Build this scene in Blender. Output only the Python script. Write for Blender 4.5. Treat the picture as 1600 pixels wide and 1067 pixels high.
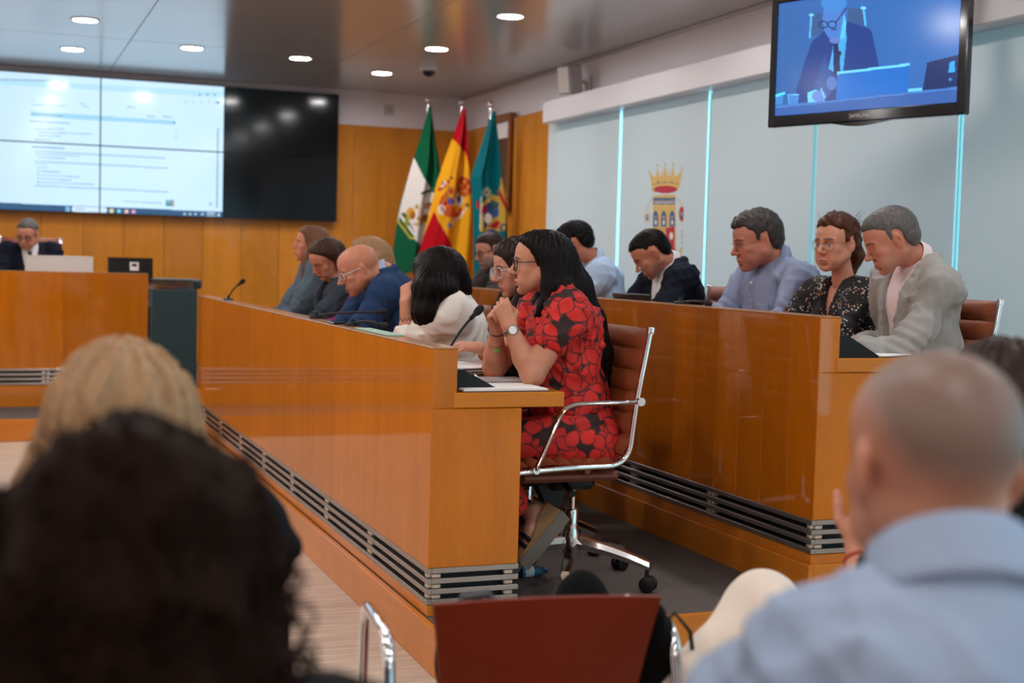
import bpy, bmesh, math, random
import numpy as np
from mathutils import Matrix, Vector
random.seed(7); np.random.seed(7)
for o in list(bpy.data.objects): bpy.data.objects.remove(o)
SC = bpy.context.scene
COL = SC.collection
rad = math.radians

# ------------------------------------------------------------------ camera
FPX = 2131.0
CAM = np.array([0.0, 0.0, 1.4])
def cam_axes(yaw, pitch, roll):
    f = np.array([math.sin(yaw)*math.cos(pitch), math.cos(yaw)*math.cos(pitch), -math.sin(pitch)])
    r = np.array([math.cos(yaw), -math.sin(yaw), 0.0]); u = np.cross(r, f)
    c, s = math.cos(roll), math.sin(roll)
    return c*r+s*u, -s*r+c*u, f
CR, CU, CF = cam_axes(rad(21.1), rad(3.316), rad(1.541))
cd = bpy.data.cameras.new('camera'); cam = bpy.data.objects.new('camera', cd); COL.objects.link(cam)
cam.matrix_world = Matrix(((CR[0], CU[0], -CF[0], CAM[0]), (CR[1], CU[1], -CF[1], CAM[1]), (CR[2], CU[2], -CF[2], CAM[2]), (0, 0, 0, 1)))
cd.sensor_width = 36; cd.lens = FPX/1600*36; cd.clip_start = 0.05; cd.clip_end = 200
cd.dof.use_dof = True; cd.dof.focus_distance = 5.05; cd.dof.aperture_fstop = 2.7
SC.camera = cam

# ------------------------------------------------------------------ world, exposure
wd = bpy.data.worlds.new('sky'); SC.world = wd; wd.use_nodes = True
wd.node_tree.nodes['Background'].inputs[0].default_value = (0.60, 0.80, 0.95, 1)
wd.node_tree.nodes['Background'].inputs[1].default_value = 2.8
SC.view_settings.view_transform = 'Standard'; SC.view_settings.look = 'None'
SC.view_settings.gamma = 1; SC.view_settings.use_curve_mapping = False
SC.view_settings.exposure = 0.0
LAMP = 185.0          # strength of every ceiling downlight

# ------------------------------------------------------------------ materials
MATS = {}
def newmat(name):
    m = bpy.data.materials.new(name); m.use_nodes = True
    MATS[name] = m
    return m, m.node_tree.nodes, m.node_tree.links, m.node_tree.nodes['Principled BSDF']
def srgb(r, g, b):
    f = lambda c: (c/255/12.92 if c/255 <= 0.04045 else ((c/255+0.055)/1.055)**2.4)
    return (f(r), f(g), f(b))
def mat(name, col, rough=0.5, metal=0.0, bump=0.0, scale=60.0, var=0.0, coat=0.0, sss=0.0, sheen=0.0, stretch=(1, 1, 1), trans=0.0, detail=4.0, spec=0.5):
    """plain material with a little noise in colour and relief"""
    m, n, l, b = newmat(name)
    b.inputs['Base Color'].default_value = (*col, 1); b.inputs['Roughness'].default_value = rough
    b.inputs['Metallic'].default_value = metal; b.inputs['Specular IOR Level'].default_value = spec; b.inputs['Coat Weight'].default_value = coat
    b.inputs['Coat Roughness'].default_value = 0.08
    if sheen: b.inputs['Sheen Weight'].default_value = sheen; b.inputs['Sheen Roughness'].default_value = 0.5
    if trans: b.inputs['Transmission Weight'].default_value = trans
    if sss:
        b.inputs['Subsurface Weight'].default_value = sss; b.inputs['Subsurface Radius'].default_value = (0.9, 0.35, 0.2); b.inputs['Subsurface Scale'].default_value = 0.008
    if var or bump:
        tc = n.new('ShaderNodeTexCoord'); mp = n.new('ShaderNodeMapping'); mp.inputs['Scale'].default_value = stretch
        nz = n.new('ShaderNodeTexNoise'); nz.inputs['Scale'].default_value = scale; nz.inputs['Detail'].default_value = detail
        l.new(tc.outputs['Object'], mp.inputs[0]); l.new(mp.outputs[0], nz.inputs['Vector'])
        if var:
            mx = n.new('ShaderNodeMix'); mx.data_type = 'RGBA'
            mx.inputs[6].default_value = (*[c*(1-var) for c in col], 1); mx.inputs[7].default_value = (*[min(1, c*(1+var)) for c in col], 1)
            l.new(nz.outputs['Fac'], mx.inputs[0]); l.new(mx.outputs[2], b.inputs['Base Color'])
        if bump:
            bp = n.new('ShaderNodeBump'); bp.inputs['Strength'].default_value = bump; bp.inputs['Distance'].default_value = 0.004
            l.new(nz.outputs['Fac'], bp.inputs['Height']); l.new(bp.outputs[0], b.inputs['Normal'])
    return m
def emis(name, col, s):
    m, n, l, b = newmat(name)
    b.inputs['Base Color'].default_value = (0, 0, 0, 1); b.inputs['Emission Color'].default_value = (*col, 1); b.inputs['Emission Strength'].default_value = s
    return m
def wood(name, col, vary=0.12, stretch=(9, 9, 0.8), rough=0.40, coat=0.75, grain=0.10):
    """varnished maple veneer: each board takes its own tone, grain runs along one axis"""
    m, n, l, b = newmat(name)
    tc = n.new('ShaderNodeTexCoord'); oi = n.new('ShaderNodeObjectInfo')
    ad = n.new('ShaderNodeVectorMath'); ad.operation = 'ADD'
    sc = n.new('ShaderNodeVectorMath'); sc.operation = 'SCALE'; sc.inputs['Scale'].default_value = 13.0
    cx = n.new('ShaderNodeCombineXYZ')
    for i in range(3): l.new(oi.outputs['Random'], cx.inputs[i])
    l.new(cx.outputs[0], sc.inputs[0]); l.new(tc.outputs['Object'], ad.inputs[0]); l.new(sc.outputs[0], ad.inputs[1])
    mp = n.new('ShaderNodeMapping'); mp.inputs['Scale'].default_value = stretch; l.new(ad.outputs[0], mp.inputs[0])
    nz = n.new('ShaderNodeTexNoise'); nz.inputs['Scale'].default_value = 1.6; nz.inputs['Detail'].default_value = 6; nz.inputs['Distortion'].default_value = 0.6
    nf = n.new('ShaderNodeTexNoise'); nf.inputs['Scale'].default_value = 14; nf.inputs['Detail'].default_value = 3
    nb = n.new('ShaderNodeTexNoise'); nb.inputs['Scale'].default_value = 2.2; nb.inputs['Detail'].default_value = 3; nb.inputs['Distortion'].default_value = 1.2
    l.new(mp.outputs[0], nz.inputs['Vector']); l.new(mp.outputs[0], nf.inputs['Vector']); l.new(ad.outputs[0], nb.inputs['Vector'])
    def mul(src, lo, hi):
        r = n.new('ShaderNodeMapRange'); r.inputs[1].default_value = 0.25; r.inputs[2].default_value = 0.75
        r.inputs[3].default_value = lo; r.inputs[4].default_value = hi; l.new(src, r.inputs[0]); return r.outputs[0]
    def times(a, c):
        t = n.new('ShaderNodeMath'); t.operation = 'MULTIPLY'; l.new(a, t.inputs[0]); l.new(c, t.inputs[1]); return t.outputs[0]
    v = times(mul(nz.outputs['Fac'], 1-grain, 1+grain), mul(nf.outputs['Fac'], 1-grain*0.5, 1+grain*0.5))
    v = times(v, mul(nb.outputs['Fac'], 1-grain*0.7, 1+grain*0.7))
    rr = n.new('ShaderNodeMapRange'); rr.inputs[3].default_value = 1-vary; rr.inputs[4].default_value = 1+vary; l.new(oi.outputs['Random'], rr.inputs[0])
    v = times(v, rr.outputs[0])
    cs = n.new('ShaderNodeVectorMath'); cs.operation = 'SCALE'; cs.inputs[0].default_value = col; l.new(v, cs.inputs['Scale'])
    l.new(cs.outputs[0], b.inputs['Base Color'])
    b.inputs['Roughness'].default_value = rough; b.inputs['Specular IOR Level'].default_value = 0.08; b.inputs['Coat Weight'].default_value = coat; b.inputs['Coat Roughness'].default_value = 0.045
    return m
def vcol(name, rough=0.6, emit=0.0, bump=0.0, bscale=200.0, sss=0.0, coat=0.0, spec=0.5, sheen=0.0, translucent=0.0):
    """colour comes from the mesh's own Col attribute (print, skin tones)"""
    m, n, l, b = newmat(name)
    a = n.new('ShaderNodeVertexColor'); a.layer_name = 'Col'
    b.inputs['Roughness'].default_value = rough; b.inputs['Coat Weight'].default_value = coat; b.inputs['Specular IOR Level'].default_value = spec
    if emit:
        b.inputs['Base Color'].default_value = (0.01, 0.01, 0.012, 1)
        l.new(a.outputs[0], b.inputs['Emission Color']); b.inputs['Emission Strength'].default_value = emit
    else: l.new(a.outputs[0], b.inputs['Base Color'])
    if sheen: b.inputs['Sheen Weight'].default_value = sheen
    if sss:
        b.inputs['Subsurface Weight'].default_value = sss; b.inputs['Subsurface Radius'].default_value = (1.0, 0.4, 0.25); b.inputs['Subsurface Scale'].default_value = 0.006
    if bump:
        tc = n.new('ShaderNodeTexCoord'); nz = n.new('ShaderNodeTexNoise'); nz.inputs['Scale'].default_value = bscale; nz.inputs['Detail'].default_value = 3
        bp = n.new('ShaderNodeBump'); bp.inputs['Strength'].default_value = bump; bp.inputs['Distance'].default_value = 0.003
        l.new(tc.outputs['Object'], nz.inputs['Vector']); l.new(nz.outputs['Fac'], bp.inputs['Height']); l.new(bp.outputs[0], b.inputs['Normal'])
    if translucent:
        out = n['Material Output']; t = n.new('ShaderNodeBsdfTranslucent'); l.new(a.outputs[0], t.inputs[0])
        mx = n.new('ShaderNodeMixShader'); mx.inputs[0].default_value = translucent
        l.new(b.outputs[0], mx.inputs[1]); l.new(t.outputs[0], mx.inputs[2]); l.new(mx.outputs[0], out.inputs[0])
    return m

WOODC = srgb(196, 110, 6)
M_wood = wood('maple_vertical', WOODC, 0.10)
M_wood2 = wood('maple_strips', srgb(174, 92, 4), 0.16)
M_woodx = wood('maple_crosswise', srgb(204, 122, 32), 0.05, (0.8, 9, 9))
M_woody = wood('maple_lengthwise', srgb(204, 118, 28), 0.05, (9, 0.8, 9))
M_wallw = wood('maple_wall', srgb(204, 130, 44), 0.09, (7, 7, 0.8), 0.35, 0.3)
M_dframe = wood('frame_wood', srgb(140, 84, 40), 0.05)
M_white = mat('white_paint', srgb(234, 228, 231), 0.6, bump=0.05, scale=90, var=0.02)
M_valance = mat('white_lacquer', srgb(226, 222, 224), 0.35)
M_ceil = mat('aluminium_panel', (0.58, 0.575, 0.58), 0.19, 0.35, var=0.05, scale=1.2)
M_ceilback = mat('dark_gap', (0.03, 0.03, 0.03), 0.8)
M_carpet = mat('grey_carpet', srgb(98, 89, 86), 0.95, bump=0.9, scale=260, var=0.35, spec=0.1)
M_steel = mat('brushed_steel', srgb(168, 160, 154), 0.3, 0.9, var=0.08, scale=40, stretch=(1, 1, 8))
M_spacer = mat('cast_spacer', srgb(205, 190, 175), 0.35, 0.6, var=0.3, scale=90)
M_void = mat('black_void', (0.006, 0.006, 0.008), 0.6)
M_chrome = mat('chrome', (0.82, 0.82, 0.83), 0.07, 1.0)
M_alu = mat('polished_aluminium', (0.72, 0.71, 0.70), 0.16, 1.0)
M_leather = mat('brown_leather', srgb(134, 68, 38), 0.42, bump=0.25, scale=220, var=0.10)
M_leatherd = mat('brown_leather_back', srgb(104, 50, 28), 0.5, bump=0.2, scale=220, var=0.10)
M_black = mat('black_plastic', (0.008, 0.008, 0.008), 0.45, spec=0.25)
M_blackg = mat('black_gloss', (0.005, 0.005, 0.007), 0.10, coat=0.3)
M_rubber = mat('black_rubber', (0.015, 0.015, 0.016), 0.7)
M_foam = mat('black_foam', (0.008, 0.008, 0.009), 0.95, bump=0.8, scale=400)
M_shell = mat('rust_plastic', srgb(128, 40, 12), 0.45, bump=0.05, scale=300, var=0.04, spec=0.2)
M_paper = mat('white_paper', srgb(236, 232, 230), 0.7, var=0.02, scale=20)
M_paperg = mat('printed_paper', srgb(176, 170, 172), 0.7, var=0.35, scale=120, stretch=(1, 8, 1))
M_silver = mat('silver_plastic', srgb(196, 188, 182), 0.35, 0.3)
M_teal = mat('dark_teal_cloth', srgb(34, 58, 62), 0.8, bump=0.5, scale=9, var=0.25, sheen=0.3)
M_bagblk = mat('black_fabric', (0.007, 0.007, 0.007), 0.9, bump=0.6, scale=40, var=0.2, spec=0.08)
M_lamp = emis('lamp_diffuser', (1.0, 0.97, 0.945), LAMP)
M_blue = mat('blue_plastic', srgb(40, 110, 150), 0.3, coat=0.4)
M_camw = mat('camera_white', srgb(196, 190, 188), 0.4)

def glassmat(name, tint, gloss=0.08, rough=0.02):
    m, n, l, b = newmat(name); out = n['Material Output']
    t = n.new('ShaderNodeBsdfTransparent'); t.inputs[0].default_value = (*tint, 1)
    g = n.new('ShaderNodeBsdfGlossy'); g.inputs['Roughness'].default_value = rough
    mx = n.new('ShaderNodeMixShader'); mx.inputs[0].default_value = gloss
    l.new(t.outputs[0], mx.inputs[1]); l.new(g.outputs[0], mx.inputs[2]); l.new(mx.outputs[0], out.inputs[0])
    return m
M_pane = glassmat('window_glass', (0.66, 0.95, 0.98))
M_lens = glassmat('spectacle_lens', (0.95, 0.96, 0.97), 0.10)
M_acryl = glassmat('clear_acrylic', (0.72, 0.78, 0.80), 0.22, 0.05)

m, n, l, b = newmat('floor_vinyl')
tc = n.new('ShaderNodeTexCoord'); mp = n.new('ShaderNodeMapping'); mp.inputs['Scale'].default_value = (1.2, 22, 1); mp.inputs['Rotation'].default_value = (0, 0, rad(-4))
nz = n.new('ShaderNodeTexNoise'); nz.inputs['Scale'].default_value = 2.0; nz.inputs['Detail'].default_value = 7; nz.inputs['Roughness'].default_value = 0.6
cr = n.new('ShaderNodeValToRGB'); cr.color_ramp.elements[0].position = 0.3; cr.color_ramp.elements[0].color = (*srgb(168, 144, 128), 1)
cr.color_ramp.elements[1].position = 0.68; cr.color_ramp.elements[1].color = (*srgb(214, 192, 172), 1)
l.new(tc.outputs['Object'], mp.inputs[0]); l.new(mp.outputs[0], nz.inputs['Vector']); l.new(nz.outputs['Fac'], cr.inputs[0]); l.new(cr.outputs[0], b.inputs['Base Color'])
b.inputs['Roughness'].default_value = 0.42
M_floor = m

m, n, l, b = newmat('blind_fabric'); out = n['Material Output']
b.inputs['Base Color'].default_value = (*srgb(222, 218, 216), 1); b.inputs['Roughness'].default_value = 0.85
t = n.new('ShaderNodeBsdfTranslucent'); t.inputs[0].default_value = (0.86, 0.86, 0.86, 1)
mx = n.new('ShaderNodeMixShader'); mx.inputs[0].default_value = 0.30
tc = n.new('ShaderNodeTexCoord'); wv = n.new('ShaderNodeTexNoise'); wv.inputs['Scale'].default_value = 420
bp = n.new('ShaderNodeBump'); bp.inputs['Strength'].default_value = 0.15; bp.inputs['Distance'].default_value = 0.001
l.new(tc.outputs['Object'], wv.inputs['Vector']); l.new(wv.outputs['Fac'], bp.inputs['Height']); l.new(bp.outputs[0], b.inputs['Normal'])
l.new(b.outputs[0], mx.inputs[1]); l.new(t.outputs[0], mx.inputs[2]); l.new(mx.outputs[0], out.inputs[0])
M_blind = m

M_print = vcol('printed_colours', 0.7)
M_flag = vcol('flag_cloth', 0.55, bump=0.15, bscale=300, spec=0.1, translucent=0.10)
M_videowall = vcol('video_wall_picture', 0.12, emit=1.0)
M_tvpic = vcol('television_picture', 0.15, emit=1.0)

# ------------------------------------------------------------------ mesh helpers
def setp(o, label=None, cat=None, group=None, kind=None):
    if label: o['label'] = label
    if cat: o['category'] = cat
    if group: o['group'] = group
    if kind: o['kind'] = kind
    return o
def link(name, me, material=None, parent=None, smooth=None):
    o = bpy.data.objects.new(name, me); COL.objects.link(o)
    if material is not None and not me.materials: me.materials.append(material)
    if parent is not None: o.parent = parent
    return o
def thing(name, label, cat, loc=(0, 0, 0), rotz=0.0, group=None, kind=None):
    o = bpy.data.objects.new(name, None); COL.objects.link(o); o.empty_display_size = 0.1
    o.location = loc; o.rotation_euler = (0, 0, rotz)
    return setp(o, label, cat, group, kind)
def npmesh(name, V, F, smooth=False, col=None):
    me = bpy.data.meshes.new(name); V = np.asarray(V, np.float32); F = np.asarray(F, np.int32)
    k = F.shape[1]
    me.vertices.add(len(V)); me.vertices.foreach_set('co', V.ravel())
    me.loops.add(F.size); me.loops.foreach_set('vertex_index', F.ravel())
    me.polygons.add(len(F)); me.polygons.foreach_set('loop_start', np.arange(0, F.size, k, dtype=np.int32))
    try: me.polygons.foreach_set('loop_total', np.full(len(F), k, np.int32))
    except Exception: pass
    me.polygons.foreach_set('use_smooth', np.full(len(F), smooth, bool))
    if col is not None:
        ca = me.color_attributes.new('Col', 'FLOAT_COLOR', 'POINT')
        c4 = np.ones((len(V), 4), np.float32); c4[:, :3] = col; ca.data.foreach_set('color', c4.ravel())
    me.update(calc_edges=True); me.validate()
    return me
class MB:
    """collects shapes of ONE part, then links them as one mesh"""
    def __init__(s): s.v = []; s.f = []
    def add(s, V, F):
        o = len(s.v); s.v += [tuple(map(float, p)) for p in V]; s.f += [tuple(i+o for i in f) for f in F]; return s
    def box(s, lo, hi, bev=0.003, R=None, at=None):
        c = (np.array(lo, float)+np.array(hi, float))/2; h = abs(np.array(hi, float)-np.array(lo, float))/2
        b = min(bev, h.min()*0.8)
        V = []; ids = {}
        for sx in (-1, 1):
            for sy in (-1, 1):
                for sz in (-1, 1):
                    sg = np.array((sx, sy, sz))
                    for ax in range(3):
                        q = h-b; q[ax] = h[ax]; ids[(sx, sy, sz, ax)] = len(V); V.append(q*sg)
        F = []
        for ax in range(3):
            a1, a2 = (ax+1) % 3, (ax+2) % 3
            for sg in (-1, 1):
                def k(p, q):
                    t = [0, 0, 0]; t[ax] = sg; t[a1] = p; t[a2] = q; return ids[(*t, ax)]
                f = [k(-1, -1), k(1, -1), k(1, 1), k(-1, 1)]
                F.append(f if sg > 0 else f[::-1])
        for ax in range(3):
            a1, a2 = (ax+1) % 3, (ax+2) % 3
            for p in (-1, 1):
                for q in (-1, 1):
                    def k(t, fc):
                        w = [0, 0, 0]; w[ax] = t; w[a1] = p; w[a2] = q; return ids[(*w, fc)]
                    f = [k(-1, a1), k(1, a1), k(1, a2), k(-1, a2)]
                    F.append(f if p*q < 0 else f[::-1])
        for sx in (-1, 1):
            for sy in (-1, 1):
                for sz in (-1, 1):
                    f = [ids[(sx, sy, sz, a)] for a in range(3)]
                    F.append(f if sx*sy*sz > 0 else f[::-1])
        V = np.array(V)
        if R is not None: V = V@np.array(R).T
        return s.add(V+(c if at is None else np.array(at)), F)
    def tube(s, pts, r, seg=10, caps=True, flat=1.0, up=None):
        P = np.array(pts, float); n = len(P); r = np.full(n, r, float) if np.isscalar(r) else np.array(r, float)
        T = np.gradient(P, axis=0); T /= np.linalg.norm(T, axis=1)[:, None]+1e-12
        a = np.array(up if up is not None else (0, 0, 1.0), float)
        if abs(T[0]@a) > 0.95: a = np.array((1.0, 0, 0)) if abs(T[0][0]) < 0.9 else np.array((0, 1.0, 0))
        V = []; N = np.cross(T[0], a); N /= np.linalg.norm(N)
        for i in range(n):
            N = N-T[i]*(N@T[i]); N /= np.linalg.norm(N)+1e-12; B = np.cross(T[i], N)
            for k in range(seg):
                t = 2*math.pi*k/seg; V.append(P[i]+r[i]*(N*math.cos(t)+B*math.sin(t)*flat))
        F = [(i*seg+k, i*seg+(k+1) % seg, (i+1)*seg+(k+1) % seg, (i+1)*seg+k) for i in range(n-1) for k in range(seg)]
        if caps: F += [tuple(range(seg))[::-1], tuple((n-1)*seg+k for k in range(seg))]
        return s.add(V, F)
    def lathe(s, prof, c=(0, 0, 0), axis=(0, 0, 1), seg=20):
        z = np.array(axis, float); z /= np.linalg.norm(z); a = np.array((1.0, 0, 0)) if abs(z[0]) < 0.9 else np.array((0, 1.0, 0))
        x = np.cross(a, z); x /= np.linalg.norm(x); y = np.cross(z, x); V = []
        for (r, h) in prof:
            for k in range(seg):
                t = 2*math.pi*k/seg; V.append(np.array(c)+x*r*math.cos(t)+y*r*math.sin(t)+z*h)
        n = len(prof); F = [(i*seg+k, i*seg+(k+1) % seg, (i+1)*seg+(k+1) % seg, (i+1)*seg+k) for i in range(n-1) for k in range(seg)]
        if prof[0][0] > 1e-4: F.append(tuple(range(seg))[::-1])
        if prof[-1][0] > 1e-4: F.append(tuple((n-1)*seg+k for k in range(seg)))
        return s.add(V, F)
    def prism(s, poly, lo, hi, plane='xz'):
        """extrude a polygon: plane xz along y, xy along z, yz along x"""
        m = len(poly); V = []
        for h in (lo, hi):
            for (a, c) in poly: V.append({'xz': (a, h, c), 'xy': (a, c, h), 'yz': (h, a, c)}[plane])
        F = [tuple(range(m)), tuple(range(m, 2*m))[::-1]]+[(i, i+m, (i+1) % m+m, (i+1) % m) for i in range(m)]
        return s.add(V, F)
    def grid(s, fn, nu, nv, close_u=False):
        V = [fn(i/(nu-1) if not close_u else i/nu, j/(nv-1)) for j in range(nv) for i in range(nu)]
        F = [(j*nu+i, j*nu+(i+1) % nu, (j+1)*nu+(i+1) % nu, (j+1)*nu+i) for j in range(nv-1) for i in range(nu if close_u else nu-1)]
        return s.add(V, F)
    def mesh(s, name, origin=(0, 0, 0), smooth=None):
        me = bpy.data.meshes.new(name); V = np.array(s.v)-np.array(origin)
        me.from_pydata(V.tolist(), [], s.f)
        bm = bmesh.new(); bm.from_mesh(me); bmesh.ops.recalc_face_normals(bm, faces=bm.faces); bm.to_mesh(me); bm.free()
        if smooth: 
            me.polygons.foreach_set('use_smooth', [True]*len(me.polygons))
            me.set_sharp_from_angle(angle=rad(smooth if smooth is not True else 40))
        return me
    def build(s, name, material, parent=None, origin=None, smooth=None):
        if origin is None:
            origin = (0, 0, 0); p = parent
            while p is not None: origin = tuple(np.array(origin)+np.array(p.location)); p = p.parent
        return link(name, s.mesh(name, origin, smooth), material, parent)
def rotz(a): c, s = math.cos(a), math.sin(a); return np.array(((c, -s, 0), (s, c, 0), (0, 0, 1)))
def rotx(a): c, s = math.cos(a), math.sin(a); return np.array(((1, 0, 0), (0, c, -s), (0, s, c)))
def roty(a): c, s = math.cos(a), math.sin(a); return np.array(((c, 0, s), (0, 1, 0), (-s, 0, c)))
def arcpts(pts, r=0.05, n=6):
    """polyline with rounded corners"""
    P = [np.array(p, float) for p in pts]; out = [P[0]]
    for i in range(1, len(P)-1):
        a, b, c = P[i-1], P[i], P[i+1]; u = (a-b)/np.linalg.norm(a-b); w = (c-b)/np.linalg.norm(c-b)
        rr = min(r, np.linalg.norm(a-b)*0.45, np.linalg.norm(c-b)*0.45)
        for k in range(n+1):
            t = k/n; out.append((1-t)**2*(b+u*rr)+2*t*(1-t)*b+t*t*(b+w*rr))
    out.append(P[-1]); return np.array(out)
def copytree(o, parent=None):
    c = o.copy(); COL.objects.link(c); c.parent = parent
    for ch in list(o.children): copytree(ch, c)
    return c
def project(P):
    q = np.asarray(P)-CAM; d = q@CF
    return 800+FPX*(q@CR)/d, 533.5-FPX*(q@CU)/d
class Paint:
    """flat print evaluated at points (x, y); later shapes cover earlier ones"""
    def __init__(s, x, y, base): s.x, s.y = x, y; s.c = np.zeros((len(x), 3)); s.c[:] = base; s.m = np.zeros(len(x), bool)
    def put(s, mask, col, a=1.0):
        s.c[mask] = s.c[mask]*(1-a)+np.array(col)*a; s.m |= mask
    def rect(s, x0, y0, x1, y1, col, a=1.0): s.put((s.x >= x0) & (s.x <= x1) & (s.y >= y0) & (s.y <= y1), col, a)
    def ell(s, cx, cy, rx, ry, col, rot=0.0, a=1.0):
        c, sn = math.cos(rot), math.sin(rot); dx, dy = s.x-cx, s.y-cy
        s.put(((dx*c+dy*sn)/rx)**2+((-dx*sn+dy*c)/ry)**2 <= 1, col, a)
    def poly(s, pts, col, a=1.0):
        ins = np.zeros(len(s.x), bool); n = len(pts)
        for i in range(n):
            (x1, y1), (x2, y2) = pts[i], pts[(i+1) % n]
            if y1 == y2: continue
            ins ^= ((y1 > s.y) != (y2 > s.y)) & (s.x < (x2-x1)*(s.y-y1)/(y2-y1)+x1)
        s.put(ins, col, a)
    def line(s, pts, w, col, a=1.0):
        m = np.zeros(len(s.x), bool)
        for (x1, y1), (x2, y2) in zip(pts[:-1], pts[1:]):
            dx, dy = x2-x1, y2-y1; L = dx*dx+dy*dy+1e-9; t = np.clip(((s.x-x1)*dx+(s.y-y1)*dy)/L, 0, 1)
            m |= np.hypot(s.x-x1-t*dx, s.y-y1-t*dy) <= w/2
        s.put(m, col, a)

# ================================================================== THE ROOM
ZC = 3.16; XR = 4.8; YB = 14.15; XL = -6.0; YF = -4.5
Z1, Z2 = 0.16, 0.29
def struct(name, mb, material, parent=None, smooth=None):
    o = mb.build(name, material, parent, smooth=smooth)
    if parent is None: o['kind'] = 'structure'
    return o
struct('floor', MB().box((XL, YF, -0.1), (XR+0.2, YB, 0), 0.001), M_floor)
wb = struct('wall_back', MB().box((XL, YB, -0.1), (XR+0.2, YB+0.15, ZC+0.1), 0.001), M_white)
struct('wall_left', MB().box((XL-0.15, YF-0.15, -0.1), (XL, YB+0.15, ZC+0.1), 0.001), M_white)
struct('wall_front', MB().box((XL, YF-0.15, -0.1), (XR+0.2, YF, ZC+0.1), 0.001), M_white)
# veneer boards of the back wall, each a piece of its own
bme = MB().box((0, 0, 0), (0.386, 0.03, 2.80-Z2), 0.002).mesh('board')
k = 0; x = 4.77
while x > -3.0:
    o = link('board', bme, M_wallw, wb); o.location = (x-0.388, YB-0.032, Z2); x -= 0.389
# right wall: parapet, upper band, window frames, panes
wr = struct('wall_right', MB().box((XR, YF, 2.78), (XR+0.2, YB, ZC+0.1), 0.001), M_white)
struct('wall_parapet', MB().box((XR, YF, -0.1), (XR+0.2, 11.5, 0.44), 0.003), M_white)
wc = struct('wall_corner', MB().box((XR, 11.42, -0.1), (XR+0.2, YB, 2.78), 0.001), M_white)
bme2 = MB().box((0, 0, 0), (0.03, 0.296, 2.79-Z2), 0.003).mesh('board')
for i in range(9):
    o = link('board', bme2, M_wallw, wc); o.location = (XR-0.031 - (0.05 if i < 3 else 0.0), 11.43+i*0.299, Z2)
YG = [11.43, 9.90, 8.467, 7.149, 5.811, 4.46, 3.11, 1.76, 0.41, -0.94, -2.29, -3.64]
for i in range(len(YG)-1):
    y0, y1 = YG[i+1], YG[i]; w = thing('window_%d' % (i+1), 'window_%d' % (i+1), None, (XR+0.1, (y0+y1)/2, 0.44), kind='structure'); del w['label']
    f = MB()
    f.box((XR+0.07, y0+0.25, 0.44), (XR+0.13, y0+0.31, 2.78), 0.004)
    f.box((XR+0.07, y0+0.31, 0.44), (XR+0.13, y1+0.25, 0.50), 0.004).box((XR+0.07, y0+0.31, 2.72), (XR+0.13, y1+0.25, 2.78), 0.004)
    f.build('window_frame', M_silver, w)
    MB().box((XR+0.095, y0+0.31, 0.50), (XR+0.105, y1+0.25, 2.72), 0.001).build('pane', M_pane, w)
# blind box along the top of the windows
MB().box((4.56, YF, 2.63), (4.80, 11.22, 2.815), 0.006).build('trim_1', M_valance)['kind'] = 'structure'
BL = ['white roller blind nearest the wood panelled corner', 'white roller blind printed with a crowned coat of arms', 'white roller blind behind the man in the navy jacket',
      'white roller blind behind the curly haired woman, below the television', 'white roller blind at the right edge of the picture, beside the television']
blinds = []
for i in range(len(YG)-1):
    y0, y1 = YG[i+1]+0.024, YG[i]-0.024
    lab = BL[i] if i < 5 else None
    t = thing('roller_blind', lab or 'white roller blind outside the picture', 'blind', (4.70, (y0+y1)/2, 0.46), group='white roller blinds along the window wall')
    MB().box((4.699, y0, 0.50), (4.7015, y1, 2.72), 0.0004).build('blind_sheet', M_blind, t)
    MB().box((4.690, y0, 0.46), (4.710, y1, 0.50), 0.008).build('hem_bar', M_valance, t)
    blinds.append(t)
    if i >= 7: 
        for c in list(t.children): bpy.data.objects.remove(c)
        bpy.data.objects.remove(t)
# coat of arms printed on the second blind (zoom frame: 860..1240 x 200..500, factor 3.558)
def grid_pts(o, ux, uy, nx, ny):
    a, b = np.meshgrid(np.linspace(0, 1, nx), np.linspace(0, 1, ny)); a = a.ravel()[:, None]; b = b.ravel()[:, None]
    return np.array(o)+a*np.array(ux)+b*np.array(uy)
def grid_faces(nx, ny, keep=None):
    i, j = np.meshgrid(np.arange(nx-1), np.arange(ny-1)); q = (j*nx+i).ravel()
    F = np.stack([q, q+1, q+nx+1, q+nx], 1)
    if keep is not None: F = F[keep[F].all(1)]
    return F
nx, ny = 150, 260
GP = grid_pts((4.6975, 9.55, 2.20), (0, -0.75, 0), (0, 0, -1.05), nx, ny)
px, py = project(GP); zx, zy = (px-860)*3.558, (py-200)*3.558
p = Paint(zx, zy, (0.6, 0.6, 0.6))
GO, BLU, RED, WH, DK = srgb(222, 186, 110), srgb(52, 98, 150), srgb(190, 40, 66), srgb(226, 224, 222), srgb(60, 50, 60)
p.poly([(560, 250), (560, 300), (562, 345), (575, 360), (700, 350), (715, 300), (722, 240), (735, 222), (706, 262), (690, 262), (682, 196), (668, 262), (650, 262), (638, 196), (622, 262), (606, 264), (597, 205), (586, 268), (575, 268), (548, 243)], GO)
for cx, cy in ((597, 206), (638, 200), (682, 198), (549, 243), (734, 224), (618, 250), (660, 248)): p.ell(cx, cy, 7, 9, GO)
p.poly([(548, 243), (575, 270), (580, 360), (566, 345)], GO); p.poly([(735, 222), (706, 262), (700, 350), (718, 330)], GO)
p.ell(640, 342, 66, 22, RED); p.line([(565, 315), (640, 300), (715, 312)], 5, srgb(180, 140, 70))
for cx in (598, 638, 675): p.ell(cx, 303-abs(cx-638)*0.06, 5, 5, BLU)
p.poly([(570, 372), (696, 368), (700, 720), (566, 720)], GO); p.rect(572, 388, 694, 424, BLU)
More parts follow.
